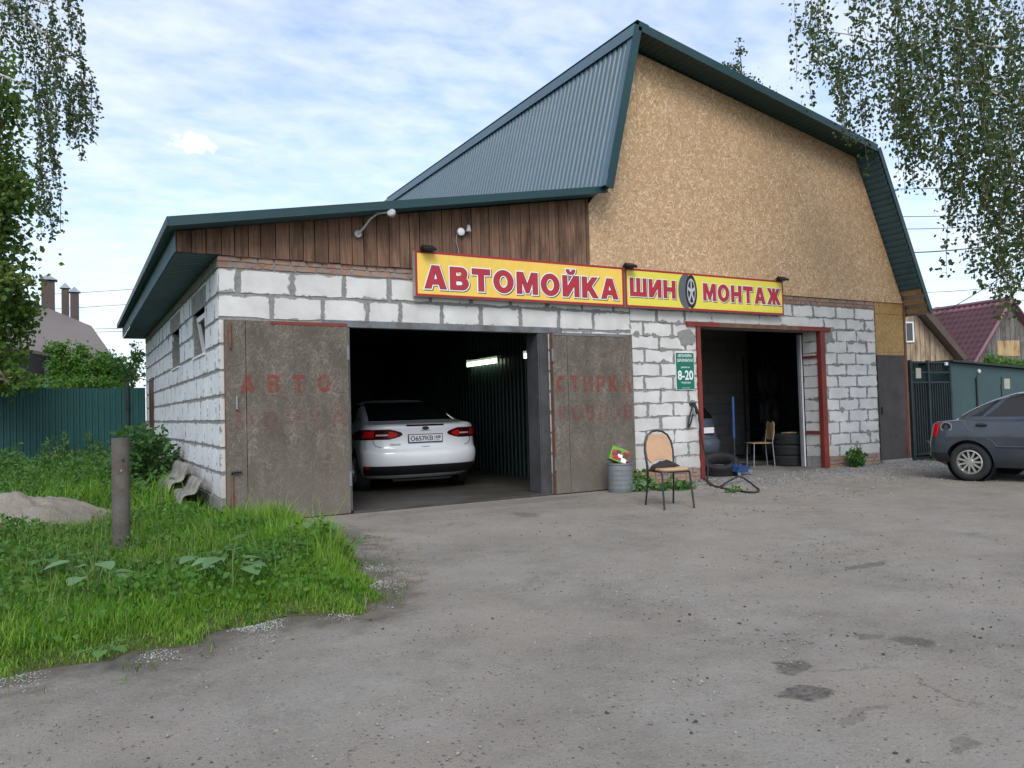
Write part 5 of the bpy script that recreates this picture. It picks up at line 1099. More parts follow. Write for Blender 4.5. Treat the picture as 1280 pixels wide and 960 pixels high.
for i, (px, py0, py1, wd) in enumerate(((60, 352, 392, .45), (81.5, 362, 398, .26), (93, 367, 403, .30))):
    tp_ = at(px, py0, D+.5); bo = at(px, py1+12, D+.5); o = hl.location; r = wd
    c = B('chimney', 'chimney_brown', hl, (tp_.x-o.x-r/2, tp_.x-o.x+r/2, tp_.y-o.y-r/2, tp_.y-o.y+r/2, bo.z, tp_.z))
    x_, y_, z_ = tp_.x-o.x, tp_.y-o.y, tp_.z; q = r*.72
    B('flue_side', 'zinc', c, (x_+r/2+.002, x_+r/2+.01, y_-r/2, y_+r/2, bo.z, z_-.02))
    MB().add([(x_-q, y_-q, z_+.04), (x_+q, y_-q, z_+.04), (x_+q, y_+q, z_+.04), (x_-q, y_+q, z_+.04), (x_, y_, z_+.28)], [(0, 1, 4), (1, 2, 4), (2, 3, 4), (3, 0, 4), (3, 2, 1, 0)]).build('chimney_cap', 'zinc', c)
w0, w1 = at(-20, 440, D-.3), at(128, 466, D-.3)
MB().prism([Vector((w0.x, w0.y+1.4, 0))-hl.location, Vector((w1.x, w1.y+1.4, 0))-hl.location, Vector((w1.x, w1.y+1.4, w1.z+.25))-hl.location, Vector((w0.x, w0.y+1.4, w0.z+.75))-hl.location], (0, .3, 0)).build('wall', 'dark_paint', hl)
pp = at(58, 478, D-1.6); o = hl.location; B('porch_post', 'grey_plastic', hl, (pp.x-o.x-.06, pp.x-o.x+.06, pp.y-o.y-.06, pp.y-o.y+.06, 0, 3.35))
# ================================================================== right side: gate, green garage, houses
gt = thing('bar_gate', 'black steel gate of close upright bars beside the brown door', 'gate', (12.70, 0, 0))
for x_ in (.03, .60, 1.33): B('gate_post', 'gate_dark', gt, (x_, x_+.055, -.03, .03, .0, 1.955))
for z in (.10, 1.50, 1.70, 1.90): B('rail', 'gate_dark', gt, (.086, .598, -.02, .02, z, z+.035)); B('rail', 'gate_dark', gt, (.657, 1.328, -.02, .02, z, z+.035))
x_ = .135
while x_ < 1.32:
    if not (.575 < x_ < .66): B('bar', 'gate_dark', gt, (x_-.012, x_+.012, -.012, .012, .137, 1.498)); B('bar', 'gate_dark', gt, (x_-.011, x_+.011, -.011, .011, 1.737, 1.898)) if int(x_*100) % 2 else None
    x_ += .078
B('sheet_backing', 'dark_paint', gt, (.06, 1.36, .06, .07, .05, 1.50)); B('gate_plate', 'paper', gt, (.20, .36, -.034, -.022, 1.60, 1.80)); B('lamp', 'white_plastic', gt, (1.17, 1.25, -.05, -.021, 1.86, 1.92))
gg = thing('green_garage', 'low dull green metal garage behind the dark sedan', 'garage', (14.1, 0, 0))
MB().prism([(0, 0, 0), (5.2, 0, 0), (5.2, 0, 1.66), (0, 0, 1.915)], (0, 4.5, 0)).build('wall', 'garage_green', gg); MB().prism([(-.06, -.10, 1.93), (5.3, -.10, 1.675), (5.3, -.10, 1.71), (-.06, -.10, 1.968)], (0, 4.8, 0)).build('roof', 'gate_dark', gg)
for x_, wd in ((.92, .84), (1.83, 1.25), (3.3, 1.3)): B('door_panel', 'garage_green', gg, (x_, x_+wd, -.022, -.002, .08, 1.70-.045*x_))
B('seam_bar', 'black_steel', gg, (.865, .905, -.03, -.004, .05, 1.60)); B('seam_bar', 'black_steel', gg, (1.775, 1.815, -.03, -.004, .05, 1.45)); B('notice', 'paper', gg, (1.90, 2.12, -.03, -.024, 1.36, 1.58)); MB().lathe([(0, 0), (.04, .0), (.045, .03), (.02, .05), (0, .052)], 14, Matrix.Translation((.98, -.003, 1.74)) @ Matrix.Rotation(PI/2, 4, 'X')).build('lamp', 'white_plastic', gg, True)
# house A: pale board gable
DA = 27.
a0 = at(1140, 470, DA); hA = thing('pale_board_house', 'pale board gable of a house rising behind the bar gate', 'house', (a0.x, a0.y, 0)); ux = Vector(RM[:, 0]); ux.z = 0; ux.normalize(); uy = Vector((-ux.y, ux.x, 0))
def plank_wall(par, mat, poly, wd, th=.03):
    """upright boards across a polygon given as (u, z) in the plane through the origin along ux"""
    us_ = [p[0] for p in poly]; u = min(us_)
    while u < max(us_)-.02:
        q = clip(clip(poly, -1, 0, -(u+.008)), 1, 0, u+wd-.008)
        if len(q) > 2: MB().prism([ux*a+Vector((0, 0, b)) for a, b in q], uy*th).build('board', mat, par)
        u += wd
kA = DA/FPX
def uzA(px, py, Dd, o): p = at(px, py, Dd)-o; return (p.dot(ux), p.z)
polyA = [uzA(p, q, DA, hA.location) for p, q in ((1085, 470), (1192, 470), (1192, 447), (1146, 392), (1085, 392))]
MB().prism([ux*a+uy*.05+Vector((0, 0, b)) for a, b in polyA], uy*.2).build('wall', 'wood_grey', hA); plank_wall(hA, 'wood_pale', polyA, .17)
e1, e2 = polyA[3], (polyA[2][0]+.12, polyA[2][1]-.12)
MB().prism([ux*(e1[0]-.05)-uy*.45+Vector((0, 0, e1[1]+.12)), ux*e2[0]-uy*.45+Vector((0, 0, e2[1])), ux*(e2[0]+.14)-uy*.45+Vector((0, 0, e2[1]+.06)), ux*(e1[0]+.12)-uy*.45+Vector((0, 0, e1[1]+.30))], uy*6).build('roof', 'chimney_brown', hA)
wA = uzA(1137, 415, DA, hA.location); m = MB()
for a, b, c, d in ((-.16, -.11, -.36, .36), (.11, .16, -.36, .36), (-.11, .11, -.36, -.31), (-.11, .11, .31, .36)): m.prism([ux*(wA[0]+a)-uy*.05+Vector((0, 0, wA[1]+c)), ux*(wA[0]+b)-uy*.05+Vector((0, 0, wA[1]+c)), ux*(wA[0]+b)-uy*.05+Vector((0, 0, wA[1]+d)), ux*(wA[0]+a)-uy*.05+Vector((0, 0, wA[1]+d))], uy*.045)
wo = m.build('window', 'white_plastic', hA); MB().prism([ux*(wA[0]+a)-uy*.03+Vector((0, 0, wA[1]+c)) for a, c in ((-.11, -.31), (.11, -.31), (.11, .31), (-.11, .31))], uy*.02).build('pane', 'glass_grey', wo)
# house B: burgundy tiled roof, weathered gable
DB = 36.
b0 = at(1260, 470, DB); hB = thing('burgundy_roof_house', 'weathered grey board house with burgundy metal tile roof at the right edge', 'house', (b0.x, b0.y, 0)); oB = hB.location
ap = at(1266, 374, DB); ev = at(1218, 456, DB); back = at(1150, 390, DB*1.13)-ap; back.z = 0
# tile roof as stepped wavy courses
dn = ev-ap; rows = 11; nrmB = back.cross(dn).normalized(); nrmB = nrmB if nrmB.z > 0 else -nrmB
P_ = []
for i in range(rows):
    for f in (0., .98):
        t = (i+f)/rows; lift = .0 if f == 0 else .07
        P_.append([ap+dn*t+back*(j/130*1.6)+nrmB*(lift+.03*math.sin(j*2*PI/5))-oB for j in range(131)])
MB().grid(P_).build('roof', 'tile_burgundy', hB, 'all', solid=.03)
tr_ = (ev-ap); uxB = Vector((tr_.x, tr_.y, 0)).normalized(); half = Vector((tr_.x, tr_.y, 0)).length
gpts = [(-half*1.25, 0), (half*1.0, 0), (half*1.0, ev.z-.05), (0, ap.z-.05), (-half*1.25, ap.z-(ap.z-ev.z)*1.25)]
bxu = Vector((ap.x, ap.y, 0))-oB
inw = back.normalized()
ux_keep, uy_keep = ux, uy
u = -half*1.25; k = 0
while u < half:
    q = clip(clip(gpts, -1, 0, -(u+.01)), 1, 0, u+.21)
    if len(q) > 2: MB().prism([bxu+uxB*a+inw*.35+Vector((0, 0, b)) for a, b in q], inw*.03).build('board', 'wood_grey', hB)
    u += .22
MB().prism([bxu+uxB*a+inw*.39+Vector((0, 0, b-.02)) for a, b in gpts], inw*.2).build('wall', 'wood_grey', hB)
MB().tube([ap-oB+Vector((0, 0, .03)), ev-oB+Vector((0, 0, .03))], .09, 6).build('rake_trim', 'tile_burgundy', hB); MB().tube([ap-oB+Vector((0, 0, .05)), ap+back*1.6-oB+Vector((0, 0, .05))], .10, 6).build('ridge_cap', 'tile_burgundy', hB)
ev2 = ap-Vector((tr_.x, tr_.y, 0))*1.25+Vector((0, 0, -(ap.z-ev.z)*1.25)); MB().prism([ap-oB, ev2-oB, ev2+back*1.6-oB, ap+back*1.6-oB], (0, 0, .10)).build('roof', 'tile_burgundy', hB)
pw = at(1268, 435, DB); v = (pw-Vector((ap.x, ap.y, 0))); a_ = v.dot(uxB); MB().prism([bxu+uxB*(a_+a)+inw*.32+Vector((0, 0, pw.z+b)) for a, b in ((-.50, -.37), (.5, -.37), (.5, .37), (-.5, .37))], inw*.025).build('boarded_window', 'plywood', hB)
# power lines
def wire(label, a, b, sag=.5, r=.011):
    pts = [a.lerp(b, t)+Vector((0, 0, -sag*4*t*(1-t))) for t in np.linspace(0, 1, 15)]
    tag(MB().tube([p-pts[0] for p in pts], r, 4).build('power_line', 'wire', None, origin=(0, 0, 0)), label, 'power line', 'overhead power lines').location = pts[0]
for i, (ya, yb) in enumerate(((359, 366), (378, 384), (398, 400), (402, 404))):
    wire(('top', 'second', 'third', 'lowest')[i]+' of the thin power lines left of the garage roof', at(-80, ya+14, 55), at(420, yb-30 if i < 2 else yb-6, 60), .4, .018)
for i, (xa, ya, xb, yb, d1, d2) in enumerate(((1080, 236, 1300, 226, 40, 40), (1090, 270, 1300, 262, 40, 40), (1090, 286, 1300, 276, 40, 40), (1120, 316, 1300, 296, 30, 30), (1130, 366, 1300, 352, 45, 45), (1168, 396, 1330, 290, 33, 24), (1168, 384, 1300, 372, 45, 45))):
    wire(('topmost power line right of the tall roof', 'second power line from the top right of the tall roof', 'third power line from the top right of the tall roof', 'dark slanting power line below the birch on the right', 'faint power line above the burgundy roof', 'steep service cable rising to the right from the burgundy roof', 'lowest faint power line just over the burgundy ridge')[i], at(xa, ya, d1), at(xb, yb, d2), .15, .016 if i != 3 else .02)
# ================================================================== vegetation
random.seed(11)
def cone(parent, pts, r0, r1, mat, name='branch', n=7):
    k = len(pts); return MB().tube(pts, [r0+(r1-r0)*i/(k-1) for i in range(k)], n).build(name, mat, parent, True)
def bent(a, b, k=6, wob=.06, sagg=0.):
    a, b = Vector(a), Vector(b); L = (b-a).length; out = []
    for i in range(k+1):
        t = i/k; p = a.lerp(b, t); s = math.sin(PI*t)*L*wob
        out.append(p+Vector((random.uniform(-s, s), random.uniform(-s, s), random.uniform(-s, s)-sagg*t*t)))
    return out
def strands(starts, lens, step, spread, tw, P, sway=.12):
    """hanging birch twigs: collects leaf points and thin twigs"""
    for s, L in zip(starts, lens):
        p = Vector(s); d = Vector((random.uniform(-.3, .3), random.uniform(-.3, .3), -.6)); n = max(3, int(L/.12)); pts = [p.copy()]
        for i in range(n):
            d = (d+Vector((random.uniform(-sway, sway), random.uniform(-sway, sway), -.35))).normalized(); p = p+d*(L/n); pts.append(p.copy())
        tw.tube(pts, [.004]*(len(pts)-1)+[.0015], 3, False)
        m = int(L/step)
        for i in range(m):
            t = random.random()**.85*(len(pts)-1); j = min(int(t), len(pts)-2); q = pts[j].lerp(pts[j+1], t-j)
            P.append((q.x+random.gauss(0, spread), q.y+random.gauss(0, spread), q.z+random.gauss(0, spread*.8)))
# --- birch on the left, its weeping branches hanging into the picture
def birch(name_label, base, top, limbs, strand_list, leaf, n_twig_mat='bark', step=.016, spread=.045, sub=None):
    t = thing('birch_tree', name_label, 'tree', base); o = Vector(base)
    cone(t, [p-o for p in bent(base, top, 8, .015)], .19, .07, 'birch_bark', 'trunk', 12)
    for a, b, r in limbs: cone(t, [p-o for p in bent(a, b, 7, .05)], r, r*.3, 'birch_bark', 'limb', 7)
    tw = MB(); P = []
    st = [Vector(s)-o for s, L in strand_list]; strands(st, [L for s, L in strand_list], step, spread, tw, P)
    tw.build('twigs', 'bark', t)
    P = np.array(P); leaves('crown', P, rng.uniform(leaf*.7, leaf*1.2, len(P)), 'leaf_birch', t, droop=.7)
    return t
DL_ = 9.5
sl = []
for (x0, x1, y0, y1, Lpx, n, dd) in ((2, 24, -70, 20, 90, 9, 0), (30, 60, -80, 60, 200, 12, .2), (48, 62, 60, 170, 130, 8, .3), (70, 92, -70, 60, 130, 11, -.2), (92, 118, 72, 105, 85, 9, -.1), (78, 104, 90, 125, 90, 7, .2), (53, 60, 200, 250, 80, 5, .1), (-60, 10, -60, 60, 200, 5, .8)):
    for k in range(n):
        sl.append((at(random.uniform(x0, x1), random.uniform(y0, y1), DL_+dd+random.uniform(-.5, .7)), Lpx/FPX*DL_*random.uniform(.55, 1.05)))
lb_ = at(-230, 600, DL_+1.0); lb_.z = 0; lt_ = at(-200, -260, DL_+1.); lt_ = Vector((lb_.x+.2, lb_.y+.1, lt_.z))
birch('birch with long weeping branches hanging at the upper left corner', lb_, lt_, [(lb_.lerp(lt_, .9), at(95, 70, DL_), .05), (lb_.lerp(lt_, .8), at(60, 5, DL_), .05), (lb_.lerp(lt_, .72), at(40, 110, DL_+.6), .045), (lb_.lerp(lt_, .95), at(116, 90, DL_), .03)], sl, .051, spread=.026, step=.0125)
# --- birch on the right
DR = 11.
sl = []
cl_ = ((985, 1035, -30, 10, 130, 9), (1000, 1050, 0, 50, 70, 6), (1040, 1110, 20, 100, 130, 20), (1100, 1180, -40, 60, 190, 34), (1120, 1200, 80, 190, 100, 26), (1180, 1290, -30, 120, 200, 60), (1190, 1290, 120, 230, 130, 50), (1050, 1100, 110, 140, 40, 6), (1110, 1150, 60, 150, 60, 12), (1240, 1290, 220, 290, 120, 17), (1252, 1276, 290, 330, 75, 7), (1150, 1260, -60, 0, 120, 26), (1300, 1480, -80, 240, 170, 60), (1060, 1120, -60, -10, 70, 12))
for (x0, x1, y0, y1, Lpx, n) in cl_:
    for k in range(int(n*.85)): sl.append((at(random.uniform(x0, x1), random.uniform(y0, y1), DR+random.uniform(-1.3, 1.6)), Lpx/FPX*DR*random.uniform(.5, 1.05)))
rb_ = at(1560, 600, DR+1.2); rb_.z = 0; rt_ = Vector((rb_.x-.3, rb_.y, 10.5))
birch('large birch hanging over the upper right corner, pale branches showing through', rb_, rt_,
      [(rb_.lerp(rt_, .62), at(1215, 55, DR), .06), (at(1230, 62, DR), at(1160, 10, DR-.3), .025), (rb_.lerp(rt_, .5), at(1185, 100, DR+.3), .05), (rb_.lerp(rt_, .45), at(1230, 110, DR+.2), .05), (rb_.lerp(rt_, .38), at(1250, 200, DR), .05), (at(1240, 105, DR), at(1100, 90, DR), .02), (at(1230, 60, DR), at(1040, 40, DR-.2), .022), (rb_.lerp(rt_, .8), at(1190, -40, DR), .05), (rb_.lerp(rt_, .7), at(1080, -30, DR), .04)], sl, .068, spread=.062, step=.0175)
# --- clumped broadleaf trees and shrubs
def clump_tree(name, label, cat, base, blobs, n, leaf, mat, trunk=.12, group=None, droop=.3, trunkmat='bark'):
    """blobs: (centre, radii) ellipsoids; leaves gather in many small tufts inside them"""
    base = Vector(base); t = thing(name, label, cat, base, 0, group); P = []; T = []
    vol = np.array([r[0]*r[1]*r[2] for c, r in blobs])**.72; cnt = (n*vol/vol.sum()).astype(int)
    stems = []
    for (c, r), k in zip(blobs, cnt):
        tuft = max(5, int(k/26)); d = unit(rng.normal(size=(tuft, 3)))*(rng.uniform(.25, 1, (tuft, 1))**.45); tc_ = np.array(c)+d*np.array(r); tr_ = .16*float(np.mean(r))+.05
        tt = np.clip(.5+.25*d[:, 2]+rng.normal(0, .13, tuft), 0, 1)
        idx = rng.integers(0, tuft, k); P.append(tc_[idx]+rng.normal(size=(k, 3))*tr_*np.array([1, 1, .8])); T.append(tt[idx])
        for j in rng.integers(0, tuft, min(9, tuft)): stems.append((c, tc_[j]))
    P = np.concatenate(P)-np.array(base); T = np.concatenate(T)
    top = Vector(blobs[0][0]); cone(t, [p-base for p in bent(base, top, 6, .04)], trunk, trunk*.35, trunkmat, 'trunk', 8)
    br = MB()
    for c, e in stems: br.tube([p-base for p in bent(Vector(c), Vector(e), 3, .06)], [trunk*.16, trunk*.12, trunk*.08, .003], 4, False)
    for c, r in blobs[1:]: br.tube([p-base for p in bent(base.lerp(top, .6), Vector(c), 4, .05)], [trunk*.4, trunk*.3, trunk*.22, trunk*.18, trunk*.12], 5, False)
    br.build('branches', trunkmat, t)
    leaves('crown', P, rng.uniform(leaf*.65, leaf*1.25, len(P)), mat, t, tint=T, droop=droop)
    return t
def blob(px, py, d, rx, ry, rd=None):
    k = d/FPX; return (tuple(at(px, py, d)), (rx*k, (rd or rx)*k, ry*k))
dB = 15.5
g0 = at(-70, 600, dB); g0.z = 0
clump_tree('linden_tree', 'dense leafy tree filling the left edge above the green fence', 'tree', g0,
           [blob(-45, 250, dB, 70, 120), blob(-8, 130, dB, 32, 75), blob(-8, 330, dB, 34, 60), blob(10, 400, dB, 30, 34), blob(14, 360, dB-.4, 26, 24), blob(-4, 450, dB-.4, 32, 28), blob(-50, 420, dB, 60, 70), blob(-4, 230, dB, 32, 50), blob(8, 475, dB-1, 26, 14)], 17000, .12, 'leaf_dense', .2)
DSH = 23.
for i, (bl, lab, n, lf_) in enumerate((([blob(165, 466, 20.5, 12, 22), blob(172, 440, 20.5, 8, 14), blob(150, 455, 20.5, 7, 14)], 'slender dark sapling rising behind the fence against the building corner', 700, .09),
        ([blob(135, 462, DSH, 24, 20), blob(150, 470, DSH, 16, 16)], 'bright green shrub behind the fence next to the building', 2600, .10), ([blob(108, 455, DSH, 14, 26), blob(104, 440, DSH, 6, 14), blob(115, 470, DSH, 18, 14)], 'tall bright shrub in front of the brown roof', 2000, .10),
        ([blob(80, 462, DSH, 16, 24), blob(76, 440, DSH, 7, 14), blob(64, 436, DSH, 6, 8)], 'leafy shrub half covering the dark porch', 1900, .10), ([blob(98, 482, DSH-1, 30, 9), blob(130, 482, DSH-1, 22, 8)], 'low yellow green shrub peeping over the fence top', 1500, .10), ([blob(20, 482, DSH-1, 40, 10)], 'low bush over the fence under the dense tree', 1500, .10))):
    c = Vector(bl[0][0]); clump_tree('garden_shrub', lab, 'shrub', (c.x, c.y, 0), bl, n, lf_, 'leaf_bush' if i else 'leaf_wall', .05, 'shrubs behind the fence')
pt_ = at(925, 300, 46); clump_tree('poplar_tree', 'tip of a tree showing above the right roof slope', 'tree', (pt_.x, pt_.y, 0), [blob(926, 90, 46, 9, 22), blob(925, 65, 46, 6, 20), blob(910, 88, 46, 8, 8), blob(940, 104, 46, 10, 8), blob(900, 84, 46, 5, 4), blob(935, 150, 46, 30, 50)], 2600, .17, 'leaf_birch', .25)
s_ = at(1245, 452, 30); clump_tree('garden_shrub', 'small bright shrub before the weathered gable on the right', 'shrub', (s_.x, s_.y, 0), [blob(1244, 450, 30, 12, 7), blob(1268, 456, 30, 16, 5)], 700, .12, 'leaf_bush', .04, 'shrubs behind the fence')
s_ = at(1275, 366, 20); 
# compound-leaved bush at the side wall (ash-leaved maple)
def pinnate(name, label, base, stems, mat, cat='bush', leaf=.10, nleaf=9, group=None):
    base = Vector(base); t = thing(name, label, cat, base, 0, group); P = []; D_ = []; m = MB()
    for (dx, dy, h) in stems:
        tip = Vector((dx, dy, h)); pts = bent((dx*.1, dy*.1, 0), tip, 5, .04); m.tube(pts, [.012, .01, .009, .007, .005, .003], 5, False)
        for k in range(nleaf):
            f = .3+.7*(k+random.random())/nleaf; j = min(int(f*5), 4); q = pts[j].lerp(pts[j+1], f*5-j); a = random.uniform(0, 2*PI); out = Vector((math.cos(a), math.sin(a), .35)).normalized(); L = random.uniform(.18, .38)
            rp_ = [q+out*L*s-Vector((0, 0, .25*L*s*s)) for s in (0, .5, 1)]; m.tube(rp_, [.004, .003, .002], 3, False); sd2 = out.cross(Vector((0, 0, 1))).normalized()
            for s in (.3, .5, .7, .88):
                b = q+out*L*s-Vector((0, 0, .25*L*s*s))
                for sg in (-1, 1): P.append(tuple(b)); D_.append(tuple(sd2*sg+out*.5))
            P.append(tuple(rp_[-1])); D_.append(tuple(out))
    m.build('stems', 'stem_green', t); leaves('foliage', np.array(P), rng.uniform(leaf*.7, leaf*1.2, len(P)), mat, t, D=np.array(D_), droop=.25, aspect=.5)
    return t
pinnate('maple_bush', 'green maple bush with feathery leaves growing at the side wall', (-.42, 3.55, 0), [(random.gauss(-.12, .26), random.gauss(0, .35), random.uniform(.55, 1.18)) for _ in range(15)], 'leaf_wall', leaf=.12, nleaf=9)
def tuft(label, base, n, r, h, mat, leaf, name='weed_clump', group='weeds at the wall foot', cat='weed'):
    base = Vector(base); t = thing(name, label, cat, base, 0, group); m = MB(); P = []
    for k in range(n):
        a = random.uniform(0, 2*PI); rr = r*random.random()**.6; hh = h*random.uniform(.5, 1.)*(1-.4*rr/r); tip = Vector((rr*math.cos(a), rr*math.sin(a)*.7, hh)); b = tip*.35; b.z = 0
        m.tube([b, b.lerp(tip, .6)+Vector((0, 0, .02)), tip], [.004, .003, .002], 3, False)
        for q in range(7): f = random.uniform(.25, 1); p = b.lerp(tip, f); P.append((p.x+random.gauss(0, .02), p.y+random.gauss(0, .02), p.z))
    m.build('stems', 'stem_green', t); leaves('foliage', np.array(P), rng.uniform(leaf*.6, leaf*1.3, len(P)), mat, t, droop=.1); return t
tuft('green weed clump at the wall foot behind the tan chair', (5.72, -.30, 0), 26, .32, .30, 'weed', .10); tuft('low weeds spreading on the ground under the tan chair', (5.95, -.75, 0), 22, .42, .14, 'weed', .09); tuft('pale round leaved weed next to the bin', (5.52, -.55, 0), 12, .16, .22, 'weed_pale', .13)
tuft('bushy weed growing beside the right red door post', (10.75, -.20, 0), 34, .22, .40, 'weed', .09); tuft('yellow green weed at the foot of the bar gate', (13.0, -.35, 0), 26, .26, .48, 'weed_pale', .11); tuft('tiny weed sprigs on the gravel right of the chair', (6.3, -1.6, 0), 9, .22, .07, 'weed', .05)
# ------------------------------------------------------------------ lawn
def scatter(n, x0, x1, y0, y1, f=None):
    P = np.c_[rng.uniform(x0, x1, n), rng.uniform(y0, y1, n)]; sd = lawn_sd(P); ok = sd > .0
    heap = ((P[:, 0]-hc.x+.35)/1.15)**2+((P[:, 1]-hc.y-.25)/.85)**2 < rng.uniform(.55, 1.05, n); ok &= ~heap
    ok &= ~((P[:, 0] > -.03) & (P[:, 1] > -.03)); P, sd = P[ok], sd[ok]; return P, sd, lawn_h(P[:, 0], P[:, 1], sd)
def patchy(P, s, seed): return np.array([mnoise.noise(Vector((x*s+seed, y*s, seed))) for x, y in P])
Vs, Fq, Ft, Tn = [], [], [], []; k0 = 0
for (n, x0, x1, y0, y1, hh, ww_) in ((70000, -3.2, .8, -4.95, -1.2, .095, .0040), (30000, -3.4, .8, -1.5, 2.0, .15, .005), (26000, -7, 0, 1.0, 10, .30, .008), (30000, -7, -3.1, -4.8, 1.2, .12, .0055)):
    P, sd, z = scatter(n, x0, x1, y0, y1); pn = patchy(P, 1.3, 3.); edge = np.clip(sd/.28, .4, 1)
    bump_ = 1+1.7*np.exp(-(((P[:, 0]-.35)/.45)**2+((P[:, 1]+2.9)/.9)**2))+.5*np.exp(-((P[:, 0]+.2)/.9)**2-((P[:, 1]+1.2)/.9)**2)
    h = hh*rng.uniform(.45, 1.2, len(P))*(1+.6*pn)*edge*bump_*(1-.7*np.exp(-((P[:, 0]+1.12)/.55)**2-((P[:, 1]+2.55)/.75)**2))*(1-.72*np.exp(-((P[:, 0]+2.3)/1.2)**2-((P[:, 1]+1.1)/1.3)**2))*np.where(rng.random(len(P)) < .03, 1.7, 1)
    V, F = blades(np.c_[P, z-.01], np.maximum(h, .02), np.full(len(P), ww_)*rng.uniform(.7, 1.4, len(P)), .95); Vs.append(V); Fq.append(F[0]+k0); Ft.append(F[1]+k0); k0 += len(V)
    Tn.append(np.repeat(np.clip(.5+.4*pn+.3*np.exp(-(sd/.45)**2)+rng.normal(0, .16, len(P)), 0, 1), 5))
P, sd, z = scatter(120000, -3.2, .9, -5.1, -1.0); kk = (sd < .75) & (rng.random(len(P)) < np.clip(1.15-sd/.8, .1, 1)); P, sd, z = P[kk], sd[kk], z[kk]
V, F = blades(np.c_[P, z-.008], rng.uniform(.025, .07, len(P))*(.5+np.clip(sd/.3, 0, .8)), rng.uniform(.0018, .0036, len(P)), 1.3); Vs.append(V); Fq.append(F[0]+k0); Ft.append(F[1]+k0); k0 += len(V); Tn.append(np.repeat(np.clip(.62+.4*patchy(P, 2.1, 5.)+rng.normal(0, .15, len(P)), 0, 1), 5))
tag(arr_mesh('grass', np.concatenate(Vs), [np.concatenate(Fq), np.concatenate(Ft)], 'grass', None, np.concatenate(Tn)), 'bright green uncut grass covering the corner of the yard', 'grass', None, 'stuff')
P = np.c_[rng.uniform(-3.2, 1.2, 26000), rng.uniform(-5.5, -.6, 26000)]; sd = lawn_sd(P); kk = (sd < .02) & (sd > -.45) & (rng.random(len(P)) < np.exp(sd/.12)) & (patchy(P, 3.2, 21.) > .02); P = P[kk]
V, F = blades(np.c_[P, np.full(len(P), .0)], rng.uniform(.02, .085, len(P)), rng.uniform(.002, .004, len(P)), 1.2)
tag(arr_mesh('verge_tufts', V, F, 'grass_dry', None, np.repeat(rng.random(len(P)), 5)), 'sparse grass tufts fraying out over the dirt edge', 'grass', None, 'stuff')
P, sd, z = scatter(2600, -3.2, .8, -4.7, 2.0); V, F = blades(np.c_[P, z], rng.uniform(.12, .36, len(P))*np.clip(sd/.5, .3, 1), np.full(len(P), .0028), .7)
tag(arr_mesh('dry_stalks', V, F, 'grass_dry', None, np.repeat(rng.uniform(.4, 1, len(P)), 5)), 'thin straw coloured stalks standing in the grass', 'grass', None, 'stuff')
# short fringe and clover-like ground cover
P, sd, z = scatter(75000, -3.2, .8, -4.95, 2.5); kk = rng.random(len(P)) < np.clip(.6-patchy(P, 1.7, 8.)*1.3, .05, 1)*np.clip((P[:, 1]+4.9)/1.2, .12, 1); P, sd, z = P[kk], sd[kk], z[kk]
tag(leaves('ground_cover', np.c_[P, z+rng.uniform(.0, .20, len(P))*(.7+1.1*np.clip(patchy(P, 1.1, 14.), -.4, 1))*(1+.9*np.exp(-(((P[:, 0]-.35)/.45)**2+((P[:, 1]+2.9)/.9)**2)))*(1-.7*np.exp(-((P[:, 0]+1.12)/.5)**2-((P[:, 1]+2.55)/.7)**2))*np.clip(sd/.3, .2, 1)], rng.uniform(.014, .055, len(P)), 'leaf_bush', None, droop=-.1), 'small leaved weeds growing through the grass', 'ground cover', None, 'stuff')
# taller weeds along the fence and the wall
P, sd, z = scatter(6500, -7., -.05, 1.6, 9.8); pn = patchy(P, .8, 6.); kk = rng.random(len(P)) < .35+.8*np.clip(pn, 0, 1); P, z, pn = P[kk], z[kk], pn[kk]
hh = np.clip(.45+.4*pn+rng.normal(0, .1, len(P)), .15, 1.1)*np.clip((P[:, 1]-.9)/2.5, .35, 1); LPp = []; TT = []
for f in range(16):
    t = rng.random(len(P)); LPp.append(np.c_[P+rng.normal(0, .055, P.shape), z+hh*(.15+.85*t)]); TT.append(.25+.5*t)
tag(leaves('tall_weeds', np.concatenate(LPp), rng.uniform(.05, .10, 16*len(P)), 'weed', None, tint=np.concatenate(TT), droop=-.05, aspect=.36), 'tall leafy weeds along the green fence', 'weeds', None, 'stuff')
# individual large weeds in the lawn
def burdock(label, base, n, L, mat='weed_pale', hgt=.28):
    base = Vector(base); t = thing('broadleaf_weed', label, 'weed', base, random.uniform(0, 6), 'broad leaved weeds in the grass'); st = MB()
    for k in range(n):
        a = 2*PI*k/n+random.uniform(-.4, .4); r = random.uniform(.06, .24)*min(1, hgt/.2); z = hgt*random.uniform(.6, 1.1); d = Vector((math.cos(a), math.sin(a), 0)); s = Vector((-d.y, d.x, 0)); tip = d*r+Vector((0, 0, z)); st.tube([(0, 0, 0), tip*.6+Vector((0, 0, .03)), tip], [.006, .005, .004], 4, False)
        l = L*random.uniform(.7, 1.2); out = [(-.05, 0), (-.02, .3), (.2, .46), (.5, .42), (.8, .22), (1, 0)]; m = MB(); vs = [tip+d*l*u+Vector((0, 0, -.22*l*u*u)) for u, w_ in out]
        lf_ = [tip+d*l*u+s*l*w_+Vector((0, 0, -.22*l*u*u+.12*l*w_)) for u, w_ in out]; rt = [tip+d*l*u-s*l*w_+Vector((0, 0, -.22*l*u*u+.12*l*w_)) for u, w_ in out]
        m.grid([lf_, vs, rt]); o = m.build('leaf', mat, t, 'all'); at_ = o.data.attributes.new('tint', 'FLOAT', 'POINT'); at_.data.foreach_set('value', [random.uniform(.3, .9)]*len(o.data.vertices))
    st.build('stems', 'stem_green', t)
